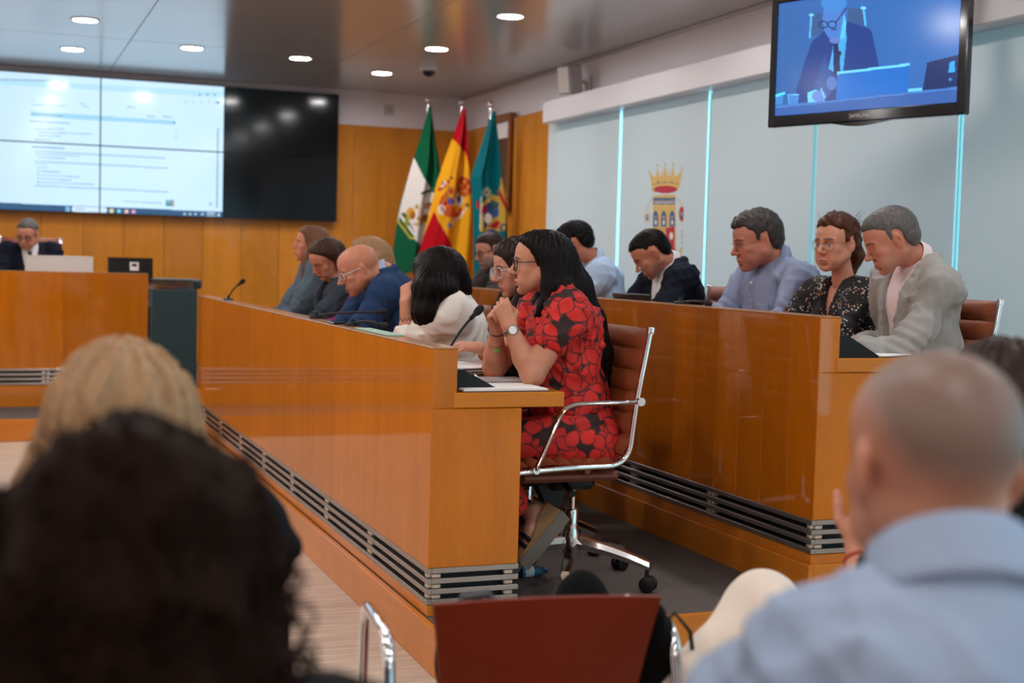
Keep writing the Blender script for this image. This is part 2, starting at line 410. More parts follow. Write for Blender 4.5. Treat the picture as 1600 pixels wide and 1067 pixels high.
p.line([(580, 415), (690, 413)], 6, WH); p.line([(575, 404), (693, 402)], 3, GO)
for k, cx in enumerate((585, 630, 677)):
    p.ell(cx, 505, 15, 45, (BLU, BLU, BLU)[k]); p.ell(cx, 510, 8, 22, WH); p.ell(cx, 500, 5, 9, RED); p.rect(cx-15, 505, cx+15, 548, BLU); p.ell(cx, 525, 7, 14, WH)
p.poly([(640, 555), (690, 548), (690, 690), (650, 690)], RED); p.ell(672, 600, 10, 22, WH); p.rect(575, 555, 632, 700, srgb(205, 170, 110)); p.ell(605, 600, 14, 24, BLU)
p.line([(570, 385), (548, 420), (540, 440)], 7, GO); p.line([(700, 385), (715, 405), (735, 430)], 7, GO)
for cx, cy, c in ((538, 492, WH), (730, 478, RED), (742, 600, WH), (524, 600, WH), (735, 700, GO), (530, 700, GO)):
    p.ell(cx, cy, 19, 46, GO); p.ell(cx, cy, 14, 40, c); p.ell(cx, cy+4, 9, 20, BLU if c != GO else WH); p.ell(cx, cy, 4, 10, GO)
p.line([(742, 530), (742, 560)], 6, GO); p.ell(742, 640, 12, 16, BLU); p.line([(730, 575), (752, 575)], 5, RED)
F = grid_faces(nx, ny, p.m)
o = link('crest', npmesh('crest', GP-np.array(blinds[1].location), F, False, p.c), M_print, blinds[1]); o['label'] = 'printed coat of arms with golden crown'

# ceiling of aluminium panels
ce = struct('ceiling', MB().box((XL, YF, ZC+0.012), (XR+0.2, YB, ZC+0.12), 0.001), M_ceilback)
pme = {}
xs = [-6.0, -4.43, -2.583, -0.738, 1.107, 2.952, 4.80]; ys = [YF, -2.95, 0.75, 4.45, 8.15, 11.85, YB]
for i in range(6):
    for j in range(6):
        w, d = xs[i+1]-xs[i]-0.006, ys[j+1]-ys[j]-0.008; key = (round(w, 3), round(d, 3))
        if key not in pme: pme[key] = MB().box((0, 0, 0), (w, d, 0.012), 0.002).mesh('panel')
        o = link('panel', pme[key], M_ceil, ce); o.location = (xs[i]+0.003, ys[j]+0.004, ZC)
MB().box((XR-0.015, YF, ZC-0.03), (XR, YB, ZC-0.002), 0.002).build('trim_2', M_silver)['kind'] = 'structure'

# platforms
t1 = struct('floor_platform', MB().prism([(1.425, 4.27), (XR, 4.27), (XR, YB), (-4.0, YB), (-4.0, 10.54), (1.425, 10.54)], 0.002, Z1-0.008, 'xy'), M_void)
MB().prism([(1.433, 4.278), (XR, 4.278), (XR, YB), (-4.0, YB), (-4.0, 10.548), (1.433, 10.548)], Z1-0.008, Z1, 'xy').build('carpet', M_carpet, t1)
L = MB()
L.box((1.405, 4.2725, 0.0), (1.428, 10.519, Z1+0.002), 0.002).build('kerb_board', M_woody, t1)
MB().box((1.405, 4.25, 0.0), (XR, 4.272, Z1+0.002), 0.002).build('kerb_board', M_woodx, t1)
MB().box((-4.0, 10.52, 0.0), (1.405, 10.542, Z1+0.002), 0.002).build('kerb_board', M_woodx, t1)
t2 = struct('floor_tier', MB().prism([(2.905, 4.34), (XR, 4.34), (XR, YB), (-4.0, YB), (-4.0, 11.385), (2.905, 11.385)], Z1+0.001, Z2-0.008, 'xy'), M_void)
MB().prism([(2.91, 4.345), (XR, 4.345), (XR, YB), (-4.0, YB), (-4.0, 11.39), (2.91, 11.39)], Z2-0.008, Z2, 'xy').build('carpet', M_carpet, t2)
MB().box((2.885, 4.318, Z1), (2.908, 11.39, Z2+0.002), 0.002).build('kerb_board', M_woody, t2)
MB().box((2.908, 4.318, Z1), (XR, 4.342, Z2+0.002), 0.002).build('kerb_board', M_woodx, t2)
MB().box((-4.0, 11.362, Z1), (2.885, 11.385, Z2+0.002), 0.002).build('kerb_board', M_woodx, t2)

# ------------------------------------------------------------------ benches
def bench(label, x0, y0, length, zb, mode, bw, wmat, smat, gx):
    """long council bench; mode 'y': runs along +Y, front towards -X; mode 'x': runs along -X from x0, front towards -Y"""
    def B(mb, d0, d1, l0, l1, za, zz, bev=0.003):
        if mode == 'y': mb.box((x0+d0, y0+l0, zb+za), (x0+d1, y0+l1, zb+zz), bev)
        else: mb.box((x0-l1, y0+d0, zb+za), (x0-l0, y0+d1, zb+zz), bev)
        return mb
    t = thing('council_bench', label, 'desk', (x0, y0, zb))
    n = max(1, round(length/bw)); w = length/n
    me = None
    for i in range(n):
        if me is None:
            mb = B(MB(), 0.0, 0.03, 0.0006, w-0.0006, 0.17, 0.934, 0.0012); me = mb.mesh('board', (x0, y0, zb))
        o = link('board', me, wmat, t); o.location = (0, i*w, 0) if mode == 'y' else (-i*w, 0, 0)
    B(MB(), 0.031, 0.09, 0.031, length-0.031, 0.172, 0.934).build('back_board', M_wood, t)
    B(MB(), -0.001, 0.091, -0.0005, length+0.0005, 0.934, 0.941, 0.002).build('top_edge', M_toprim, t)
    B(MB(), 0.002, 0.335, -0.001, 0.03, 0.17, 0.728).build('end_panel', smat, t)
    B(MB(), 0.001, 0.0905, -0.001, 0.0295, 0.7282, 0.934).build('end_panel', smat, t)
    B(MB(), 0.002, 0.335, length-0.03, length, 0.17, 0.728).build('end_panel', smat, t)
    B(MB(), 0.0785, 0.495, -0.006, length, 0.73, 0.783, 0.003).build('worktop', gx, t)
    B(MB(), 0.0, 0.34, 0.0, length, 0.0, 0.04).build('plinth', M_woody if mode == 'y' else M_woodx, t)
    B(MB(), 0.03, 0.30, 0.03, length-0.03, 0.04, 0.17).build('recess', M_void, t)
    sl = None
    for k in range(4):
        z = 0.042+k*0.0366
        if mode == 'y' or True:
            s = MB(); B(s, -0.004, 0.014, -0.004, length+0.004, z, z+0.0185, 0.0015); B(s, 0.014, 0.337, -0.004, 0.014, z, z+0.0185, 0.0015)
        s.build('slat', M_steel, t)
    for l in [0.012]+[0.75*j for j in range(1, int(length/0.75)+1)]:
        for k in range(3):
            z = 0.042+k*0.0366+0.0185; s = MB()
            for q in range(2 if l > 0.1 else 1): B(s, 0.0, 0.03, l+q*0.034, l+q*0.034+0.026, z, z+0.0181, 0.004)
            s.build('spacer', M_spacer, t)
    for d in (0.016, 0.285):
        for k in range(3):
            z = 0.042+k*0.0366+0.0185; s = MB(); B(s, d, d+0.034, 0.002, 0.03, z, z+0.0181, 0.004); s.build('spacer', M_spacer, t)
    for j in range(1, int(length/1.6)): B(MB(), 0.092, 0.33, j*1.6, j*1.6+0.03, 0.17, 0.728).build('divider', M_wood, t)
    return t
M_toprim = wood('maple_top', srgb(176, 126, 84), 0.04, (9, 0.8, 9), 0.3, 0.5)
bench('long maple council bench in front, with the woman in the red dress at its end', 1.434, 4.468, 5.6, Z1, 'y', 0.70, M_wood, M_wood, M_woodx)
bench('raised maple council bench along the blinds, second row', 2.904, 4.335, 5.7, Z2, 'y', 0.19, M_wood2, M_wood, M_woodx)
bench('maple presiding desk under the video wall, at the far left', 1.218, 11.38, 3.9, Z2, 'x', 0.65, M_wood, M_wood, M_woodx)

# ------------------------------------------------------------------ lamps, dome camera, speaker, plate
LR = {(0.69, 12.66): 'round ceiling downlight at top left, the lower of the left pair', (0.69, 11.02): 'round ceiling downlight at top left, the upper of the left pair',
      (1.63, 12.03): 'round ceiling downlight near the edge of the blue reflection', (2.59, 12.12): 'small round ceiling downlight above the dark end of the video wall',
      (3.49, 12.66): 'round ceiling downlight above the green and white flag', (3.49, 10.97): 'round ceiling downlight next to the dome camera', (3.49, 9.25): 'largest round ceiling downlight, at the top centre of the picture'}
for yy in (7.55, 5.85, 4.15, 2.45, 0.75, -0.95, -2.65):
    for xx in (3.49, 0.69): LR[(xx, yy)] = None
for yy in (12.66, 10.97, 9.25, 7.55, 5.85, 4.15, 2.45, 0.75, -0.95, -2.65):
    for xx in (-2.11, -4.4): LR[(xx, yy)] = None
LR[(0.69, 9.25)] = None
ring = MB().lathe([(0.088, 0.0), (0.106, 0.0), (0.108, -0.004), (0.104, -0.008), (0.090, -0.006), (0.088, 0.0)], seg=28).mesh('ring', smooth=True)
disc = MB().lathe([(0.0, -0.0045), (0.05, -0.0045), (0.0875, -0.003), (0.0875, -0.001)], seg=28).mesh('diffuser', smooth=True)
for (xx, yy), lab in LR.items():
    t = thing('ceiling_light', lab or 'round ceiling downlight outside the picture', 'light', (xx, yy, ZC), group='ceiling downlights' if lab else 'ceiling downlights out of the picture')
    link('ring', ring, M_silver, t); link('diffuser', disc, M_lamp, t)
t = thing('dome_camera', 'white dome security camera under the ceiling beside the downlights', 'camera', (3.70, 11.85, ZC))
MB().lathe([(0.0, 0.0), (0.082, 0.0), (0.082, -0.05), (0.075, -0.062), (0.0, -0.062)], (3.70, 11.85, ZC), seg=24).build('housing', M_camw, t, smooth=True)
MB().lathe([(0.06, -0.062)]+[(0.06*math.cos(a), -0.062-0.055*math.sin(a)) for a in np.linspace(0, 1.5, 7)]+[(0, -0.118)], (3.70, 11.85, ZC), seg=24).build('dome', M_blackg, t, smooth=True)
t = thing('wall_speaker', 'small white loudspeaker on a bracket above the blinds', 'speaker', (4.74, 10.75, 2.72))
R_ = rotz(rad(28))@roty(rad(-8))
sp = np.array((4.60, 10.72, 2.955))
MB().box((-0.085, -0.07, -0.12), (0.085, 0.07, 0.12), 0.012, R_, sp).build('cabinet', M_camw, t)
MB().box((-0.004, -0.06, -0.11), (0.004, 0.06, 0.11), 0.003, R_, sp+R_@np.array((-0.088, 0, 0))).build('grille', M_silver, t)
MB().tube(arcpts([sp+np.array((0.06, 0, 0)), (4.76, 10.76, 2.95), (4.76, 10.76, 2.86)], 0.03), 0.012).box((4.77, 10.70, 2.84), (4.80, 10.82, 3.0), 0.004).build('bracket', M_silver, t)
t = thing('wall_plate', 'square grey wall plate on the white band above the wood', 'wall plate', (3.98, YB-0.01, 2.98))
MB().box((3.93, YB-0.012, 2.93), (4.04, YB, 3.04), 0.004).build('plate', M_silver, t)
MB().lathe([(0.0, 0.006), (0.012, 0.006), (0.014, 0.0)], (3.985, YB-0.012, 2.985), (0, -1, 0), 12).build('key_switch', M_steel, t)

# framed picture near the corner
t = thing('framed_picture', 'brown wooden picture frame on the wall behind the teal flag', 'picture frame', (4.75, 12.72, 1.90))
fr = MB()
for (a, c, d, e) in ((12.40, 12.47, 1.90, 2.85), (12.97, 13.04, 1.90, 2.85), (12.47, 12.97, 2.78, 2.85), (12.47, 12.97, 1.90, 1.97)): fr.box((4.705, a, d), (4.768, c, e), 0.008)
fr.build('frame', M_dframe, t)
MB().box((4.745, 12.47, 1.97), (4.760, 12.97, 2.78), 0.001).build('mount', M_paper, t)
MB().box((4.741, 12.55, 2.07), (4.7445, 12.89, 2.62), 0.001).build('print', mat('dark_print', srgb(88, 62, 50), 0.6, var=0.6, scale=14), t)

# ------------------------------------------------------------------ video wall
vw = thing('video_wall', 'video wall of tiled displays showing a bright document page', 'screen', (1.0, 14.06, 1.77))
XV = [-1.360, -0.166, 1.029, 2.227, 3.405]; ZV = [1.772, 2.432, 3.092]; YV = 14.0
def wall_paint(P):
    px, py = project(P); x, y = px*2.963, py*2.963
    p = Paint(x, y, (0.66, 0.92, 1.14))
    tx = np.clip((x-0)/1040, -1.5, 1); p.c *= (0.80+0.20*np.clip(1-((tx-0.55)/0.9)**2, 0, 1))[:, None]*np.array((1, 1, 1))  # viewing-angle falloff of the displays, painted into the picture's brightness
    T1, T2, BAR = (0.34, 0.56, 0.72), (0.20, 0.38, 0.54), (0.36, 0.72, 0.95)
    p.poly([(-800, 320), (-800, 345), (1040, 452), (1040, 425)], (0.50, 0.82, 1.02)); p.poly([(-700, 345), (300, 372), (300, 380), (-700, 358)], T1)
    for cx in (925, 960, 995): p.ell(cx, 438, 6, 5, T2)
    for cx in (860, 895, 932, 968): p.ell(cx, 472, 4, 4, T1)
    p.ell(1008, 475, 11, 6, T2)
    def txt(x0, y0, x1, y1, w=5, c=T1):
        rs = np.random.RandomState(int(x0*7+y0)); a = x0
        while a < x1:
            e = min(x1, a+rs.uniform(14, 46)); f = lambda q: y0+(y1-y0)*(q-x0)/(x1-x0); p.line([(a, f(a)), (e-5, f(e-5))], w, c); a = e
    txt(150, 465, 160, 466, 4); txt(150, 485, 310, 490); txt(370, 480, 400, 482); txt(390, 494, 418, 496); txt(590, 495, 628, 498)
    p.poly([(140, 514), (812, 560), (812, 577), (140, 540)], BAR); txt(150, 528, 295, 536, 6, T2); txt(680, 538, 720, 540); txt(755, 540, 800, 543); p.ell(806, 568, 6, 6, T2)
    txt(140, 560, 330, 572, 5, T2); txt(158, 597, 302, 599); txt(178, 612, 430, 621); txt(180, 627, 285, 630); txt(160, 645, 240, 648); p.ell(815, 605, 4, 4, T1); p.line([(815, 625), (815, 645)], 5, BAR)
    txt(150, 680, 302, 687, 6, T2); txt(165, 700, 768, 733, 6); txt(165, 713, 372, 723); txt(175, 728, 305, 733); txt(160, 746, 780, 779, 6); txt(165, 757, 222, 760)
    for k, (b_, e_) in enumerate(((228, 0), (280, 4), (372, 10), (332, 8), (440, 10))): p.ell(178, 775+k*17, 4, 4, T2); txt(190, 776+k*17, b_, 776+k*17+e_)
    txt(165, 859, 782, 889, 6); txt(570, 932, 748, 941, 5); p.rect(768, 926, 805, 955, (0.08, 0.32, 0.42)); p.rect(796, 930, 806, 952, (0.5, 0.36, 0.2)); p.rect(772, 930, 790, 937, (0.3, 0.6, 0.7))
    p.line([(1010, 595), (1005, 960)], 6, T2); p.ell(975, 945, 8, 7, T1)
    p.poly([(-900, 900), (0, 938), (1045, 981), (1045, 1040), (-900, 1010)], (0.025, 0.10, 0.22))
    p.poly([(338, 955), (490, 961), (498, 974), (490, 985), (338, 981), (330, 968)], (0.70, 0.88, 1.0)); txt(350, 966, 395, 968, 6, T1)
    for q in ((303, 957), (313, 957), (303, 969), (313, 969)): p.rect(q[0], q[1], q[0]+8, q[1]+9, (0.3, 0.8, 1.1))
    for cx, c in ((517, (0.9, 0.75, 0.3)), (551, (0.15, 0.6, 0.75)), (586, (0.85, 0.5, 0.4)), (618, (0.75, 0.25, 0.55))): p.ell(cx, 976+(cx-517)*0.04, 10, 10, c); p.ell(cx, 976+(cx-517)*0.04, 4, 4, (0.6, 0.75, 0.9))
    for cx in (855, 880, 905, 937): p.ell(cx, 991, 7, 6, (0.4, 0.6, 0.75))
    txt(958, 987, 1000, 988, 5, (0.6, 0.75, 0.9)); txt(958, 998, 1000, 999, 5, (0.5, 0.7, 0.85)); p.ell(1012, 995, 6, 7, (0.6, 0.75, 0.9))
    return p.c
for i in range(4):
    for j in range(2):
        x0, x1, z0, z1 = XV[i], XV[i+1], ZV[j], ZV[j+1]
        d = MB().box((x0+0.001, YV, z0+0.001), (x1-0.001, YV+0.12, z1-0.001), 0.003).build('display', M_blackg, vw)
        nx, ny = 260, 150
        G = grid_pts((x0+0.006, YV-0.0012, z1-0.006), (x1-x0-0.012, 0, 0), (0, 0, -(z1-z0-0.012)), nx, ny)
        if i < 3: link('screen', npmesh('screen', G-np.array(vw.location), grid_faces(nx, ny), False, wall_paint(G)), M_videowall, d)
        else: MB().box((x0+0.006, YV-0.0012, z0+0.006), (x1-0.006, YV-0.0002, z1-0.006), 0.0003).build('screen', M_blackscr if 'M_blackscr' in globals() else mat('dark_screen', (0.004, 0.005, 0.007), 0.11, spec=0.28), d)
MB().box((-1.3, 14.04, 1.80), (3.35, 14.12, 3.06), 0.01).build('mounting_frame', M_black, vw)

# ------------------------------------------------------------------ television on its bracket
tvr = np.array((4.15, 5.115, 2.13)); tvd = np.array((-0.349, 0.937, 0.0)); tvd /= np.linalg.norm(tvd); TVW, TVH = 1.12, 0.68
tvn = np.array((-tvd[1], tvd[0], 0.0))       # towards the room
if tvn[0] > 0: tvn = -tvn
tv = thing('television', 'large black flat television hanging from the ceiling, showing a man at a desk', 'television', tuple(tvr+tvd*TVW/2+np.array((0, 0, -0.02))))
RT = np.stack([tvd, -tvn, (0, 0, 1)], 1)      # local x along width (towards the back wall), y into the set, z up
cen = tvr+tvd*TVW/2+np.array((0, 0, TVH/2))
fr = MB(); W2, H2 = TVW/2, TVH/2
def tb(mb, lo, hi, bev=0.006): lo = np.array(lo, float); hi = np.array(hi, float); return mb.box(lo-(lo+hi)/2, hi-(lo+hi)/2, bev, RT, cen+RT@((lo+hi)/2))
tb(fr, (-W2, 0, -H2), (-W2+0.045, 0.05, H2)); tb(fr, (W2-0.038, 0, -H2), (W2, 0.05, H2)); tb(fr, (-W2+0.045, 0, -H2), (W2-0.038, 0.05, -H2+0.058)); tb(fr, (-W2+0.045, 0, H2-0.05), (W2-0.038, 0.05, H2))
fr.build('bezel', M_blackg, tv)
tb(MB(), (-W2+0.03, 0.045, -H2+0.03), (W2-0.03, 0.09, H2-0.03), 0.02).build('back_cover', M_black, tv)
lip = MB()
lip.grid(lambda u, v: tuple(cen+RT@np.array(((u-0.5)*0.34, 0.004+0.03*v, -H2-0.022*math.sin(math.pi*u)*(1-0.3*v)))), 17, 3)
lip.grid(lambda u, v: tuple(cen+RT@np.array(((u-0.5)*0.34, 0.004, -H2-0.022*math.sin(math.pi*u)*v))), 17, 2)
lip.build('chin', M_blackg, tv, smooth=True)
arm = MB(); tb(arm, (-0.2, 0.09, -0.2), (0.2, 0.11, 0.2)); tb(arm, (-0.03, 0.11, 0.0), (0.03, 0.16, 0.6), 0.004); pc = cen+RT@np.array((0, 0.14, 0.6)); arm.tube([pc, (pc[0], pc[1], ZC)], 0.03); arm.box((pc[0]-0.1, pc[1]-0.1, ZC-0.012), (pc[0]+0.1, pc[1]+0.1, ZC), 0.002)
arm.build('ceiling_bracket', M_black, tv)
nx, ny = 330, 190
G = grid_pts(cen+RT@np.array((W2-0.0385, 0.012, H2-0.05)), RT@np.array((-(TVW-0.083), 0, 0)), (0, 0, -(TVH-0.108)), nx, ny)
px, py = project(G); x, y = (px-1080)*3.077, py*3.077
p = Paint(x, y, srgb(62, 100, 166))
p.c *= (0.85+0.25*np.clip((x-390)/900, 0, 1))[:, None]
for q in (440, 560, 820, 950, 1060, 1140, 1230): p.rect(q, -400, q+2, 500, srgb(80, 116, 178), 0.5)
SB = srgb
p.poly([(580, 70), (740, 40), (830, 40), (845, 130), (580, 170)], SB(70, 84, 130)); p.line([(570, 180), (578, 70)], 9, SB(120, 170, 220)); p.line([(838, 120), (828, 38)], 10, SB(110, 180, 230)); p.ell(578, 72, 12, 6, SB(150, 210, 240)); p.ell(828, 38, 14, 7, SB(150, 210, 240))
p.poly([(640, 150), (580, 200), (545, 300), (505, 430), (505, 495), (700, 480), (905, 330), (870, 160), (860, 140), (745, 100)], SB(24, 56, 126))
p.poly([(640, 260), (590, 420), (655, 480), (690, 400)], SB(36, 70, 140)); p.poly([(690, 190), (740, 110), (748, 180), (730, 345), (690, 350), (660, 330)], SB(90, 160, 214)); p.poly([(684, 205), (706, 200), (718, 350), (684, 360)], SB(20, 36, 86))
p.ell(690, 90, 58, 105, SB(96, 120, 190)); p.ell(686, 15, 62, 42, SB(84, 128, 196)); p.ell(738, 62, 14, 26, SB(84, 104, 176)); p.poly([(735, 60), (745, 110), (740, 180), (715, 190)], SB(120, 190, 230)); p.ell(690, 195, 26, 14, SB(130, 120, 180));
for cx in (635, 678): p.line([(cx+20*math.cos(a), 118+17*math.sin(a)) for a in np.linspace(0, 6.3, 14)], 5, SB(20, 32, 72))
p.line([(695, 108), (745, 40)], 5, SB(20, 32, 72)); p.line([(670, 145), (700, 140)], 4, SB(60, 60, 110))
p.line([(714, 265), (712, 340), (690, 440), (655, 478)], 4, SB(20, 26, 60)); p.ell(714, 256, 8, 12, SB(14, 22, 54))
p.poly([(560, 445), (600, 430), (640, 462), (640, 490), (560, 492)], SB(150, 200, 240)); p.ell(615, 462, 34, 28, SB(130, 130, 196)); p.ell(675, 400, 24, 32, SB(96, 110, 180)); p.line([(625, 425), (640, 470)], 5, SB(190, 210, 240))
p.poly([(388, 512), (1280, 420), (1280, 600), (388, 600)], SB(70, 92, 158)); p.poly([(388, 512), (1280, 420), (1280, 428), (388, 522)], SB(96, 122, 190))
p.poly([(702, 350), (1050, 305), (1042, 440), (698, 478)], SB(24, 104, 188)); p.poly([(702, 346), (1050, 303), (1050, 316), (702, 358)], SB(150, 205, 240)); p.poly([(1042, 428), (1110, 420), (1110, 436), (1042, 442)], SB(140, 200, 240))
p.poly([(1135, 300), (1290, 262), (1290, 415), (1112, 435)], SB(10, 40, 92)); p.poly([(1243, 298), (1268, 292), (1268, 345), (1236, 350)], SB(70, 160, 224)); p.ell(1246, 382, 8, 7, SB(60, 140, 200))
for cx, cy, w in ((420, 480, 24), (492, 478, 27)): p.poly([(cx-w, cy-22), (cx+w, cy-24), (cx+w*0.8, cy+22), (cx-w*0.8, cy+24)], SB(86, 128, 196)); p.line([(cx-w, cy-22), (cx+w, cy-24)], 4, SB(160, 200, 240)); p.line([(cx-w, cy-22), (cx-w*0.8, cy+22)], 3, SB(140, 190, 236))
p.poly([(388, 460), (450, 440), (452, 452), (388, 475)], SB(110, 210, 240))
p.c = p.c*np.array((0.60, 1.28, 1.40))
link('picture', npmesh('picture', G-np.array(tv.location), grid_faces(nx, ny), False, p.c), M_tvpic, tv)
fc = bpy.data.curves.new('brand', 'FONT'); fc.body = 'SAMSUNG'; fc.size = 0.026; fc.align_x = 'CENTER'; fc.align_y = 'CENTER'; fc.extrude = 0.0006
fo = bpy.data.objects.new('brand', fc); COL.objects.link(fo); dg = bpy.context.evaluated_depsgraph_get()
me = bpy.data.meshes.new_from_object(fo.evaluated_get(dg)); bpy.data.objects.remove(fo); me.materials.clear(); me.materials.append(M_silver)
o = link('lettering', me, None, tv); ctr = cen+RT@np.array((0.0, -0.0012, -H2+0.028))-np.array(tv.location)
o.matrix_local = Matrix(((-tvd[0], 0, tvn[0], ctr[0]), (-tvd[1], 0, tvn[1], ctr[1]), (0, 1, 0, ctr[2]), (0, 0, 0, 1)))

# ------------------------------------------------------------------ flags
def flag(label, px0, Yp, left, right, bottom, paintfn, base):
    """px0: pole foot x; left/right: outline of the hung cloth in metres from the pole, by depth below the top"""
    Xp = Yp*px0; zt = 1.4+1.6*Yp/13.2; t = thing('flag', label, 'flag', (Xp, Yp, Z2), group='flags standing in the corner')
    MB().tube([(Xp, Yp, Z2+0.03), (Xp, Yp, zt-0.06)], 0.014, 12).build('pole', M_chrome, t, smooth=True)
    MB().lathe([(0.0, 0.0), (0.17, 0.0), (0.17, 0.02), (0.05, 0.04), (0.025, 0.09), (0.0, 0.09)], (Xp, Yp, Z2), seg=24).build('stand', M_chrome, t, smooth=True)
    MB().lathe([(0.0, -0.10), (0.020, -0.10), (0.020, -0.075), (0.011, -0.07), (0.013, -0.045)]+[(0.036*math.cos(a), 0.0+0.036*math.sin(a)) for a in np.linspace(-1.25, 1.5, 10)]+[(0, 0.036)], (Xp, Yp, zt), seg=20).build('finial', M_chrome, t, smooth=True)
    nu, nv = 110, 190; H = bottom; u, v = np.meshgrid(np.linspace(0, 1, nu), np.linspace(0, 1, nv)); u = u.ravel(); v = v.ravel()
    zz = v*H; l = np.interp(zz, *zip(*left)); r = np.interp(zz, *zip(*right)); xx = l+(r-l)*u
    amp = np.clip(zz/0.5, 0.15, 1)*0.045
    yy = amp*(np.sin(u*11.0+v*1.1+px0*40)+0.5*np.sin(u*19+1.3+v*2.0))-0.02+0.05*np.sin(u*math.pi)*-1
    yy = np.where(np.abs(xx) < 0.03, np.minimum(yy, -0.02), yy)
    zb = zz+0.02*np.sin(u*9+1)*np.clip((v-0.9)*10, 0, 1)
    P = np.stack([Xp+xx*math.cos(0.33)-0*yy, Yp-xx*math.sin(0.33)+yy-0.03, zt-0.07-zb], 1)
    c = paintfn(P)
    me = npmesh('cloth', P-np.array(t.location), grid_faces(nu, nv), True, c); o = link('cloth', me, M_flag, t)
    sm = o.modifiers.new('thick', 'SOLIDIFY'); sm.thickness = 0.002
    return t
GR, YE, RE, TE, WHT = srgb(16, 92, 60), srgb(240, 168, 30), srgb(186, 10, 28), srgb(0, 106, 114), srgb(232, 224, 218)
def zoomxy(P): px, py = project(P); return (px-600)*3.333, (py-140)*3.333
def paint_green(P):
    x, y = zoomxy(P); p = Paint(x, y, GR); p.poly([(155, 352), (215, 470), (245, 515), (300, 560), (300, 900), (210, 810), (185, 805), (70, 690), (85, 610), (130, 440)], WHT)
    p.line([(200, 540), (240, 525), (290, 540)], 14, srgb(50, 70, 50)); p.line([(205, 556), (245, 545)], 6, srgb(200, 180, 90))
    p.poly([(85, 645), (110, 640), (165, 750), (150, 790), (75, 690)], srgb(62, 92, 48)); p.line([(82, 650), (160, 755)], 15, WHT); p.line([(76, 690), (140, 775), (158, 770)], 9, srgb(210, 190, 60))
    for cx, cy, rx, ry, c in ((140, 645, 24, 32, srgb(222, 160, 60)), (150, 655, 14, 20, srgb(170, 104, 40)), (205, 670, 34, 24, srgb(190, 140, 80)), (220, 668, 18, 16, srgb(150, 96, 50)), (228, 606, 22, 18, srgb(206, 140, 110)), (240, 596, 10, 10, srgb(120, 80, 50)), (190, 640, 14, 26, srgb(230, 190, 170)), (172, 610, 10, 12, srgb(180, 150, 60)), (250, 640, 10, 20, srgb(190, 160, 110)), (180, 700, 30, 8, srgb(200, 170, 120)), (120, 690, 12, 30, srgb(150, 150, 70))): p.ell(cx, cy, rx, ry, c)
    return p.c
def paint_spain(P):
    x, y = zoomxy(P); p = Paint(x, y, YE)
    p.poly([(405, 60), (480, 60), (480, 430), (448, 412), (425, 330), (400, 300), (372, 268), (352, 255)], RE); p.poly([(262, 632), (282, 680), (340, 780), (380, 880), (420, 950), (470, 1030), (100, 1030), (190, 800)], RE)
    R2, G2, W2_ = srgb(196, 52, 36), srgb(206, 150, 50), srgb(226, 214, 206)
    p.poly([(300, 560), (345, 505), (380, 520), (372, 560), (320, 610), (285, 600)], R2)
    for k in range(4): p.line([(305+k*17, 590-k*8), (335+k*14, 520)], 6, G2)
    p.ell(352, 530, 24, 30, G2); p.ell(350, 530, 12, 16, R2); p.poly([(372, 545), (400, 535), (418, 580), (395, 610), (365, 600)], W2_); p.poly([(380, 560), (392, 548), (404, 575), (388, 595)], srgb(60, 50, 80)); p.ell(348, 583, 18, 18, srgb(90, 80, 150)); p.ell(345, 633, 26, 34, srgb(200, 84, 40)); p.ell(300, 625, 20, 26, W2_); p.ell(300, 625, 12, 17, srgb(206, 190, 176)); p.line([(300, 610), (325, 655)], 8, R2)
    p.ell(418, 510, 40, 52, R2); p.line([(392, 468), (405, 455), (430, 470), (455, 490)], 12, srgb(180, 60, 50)); p.line([(388, 540), (420, 560), (450, 545)], 10, G2); 
    for cx, cy in ((402, 500), (420, 478), (440, 505), (428, 530), (405, 530)): p.ell(cx, cy, 9, 11, G2)
    p.ell(352, 460, 8, 9, srgb(90, 70, 50)); p.ell(435, 604, 9, 12, srgb(90, 66, 44)); p.line([(435, 610), (415, 640)], 6, W2_)
    for q in (((290, 520), (318, 500)), ((310, 490), (335, 478)), ((400, 625), (385, 655)), ((378, 650), (360, 690))): p.line(q, 17, R2)
    for q in (((300, 505), (312, 498)), ((412, 635), (395, 668)), ((372, 672), (352, 700))): p.line(q, 12, W2_)
    p.ell(342, 708, 10, 14, srgb(120, 130, 170)); p.ell(320, 484, 9, 8, W2_)
    return p.c
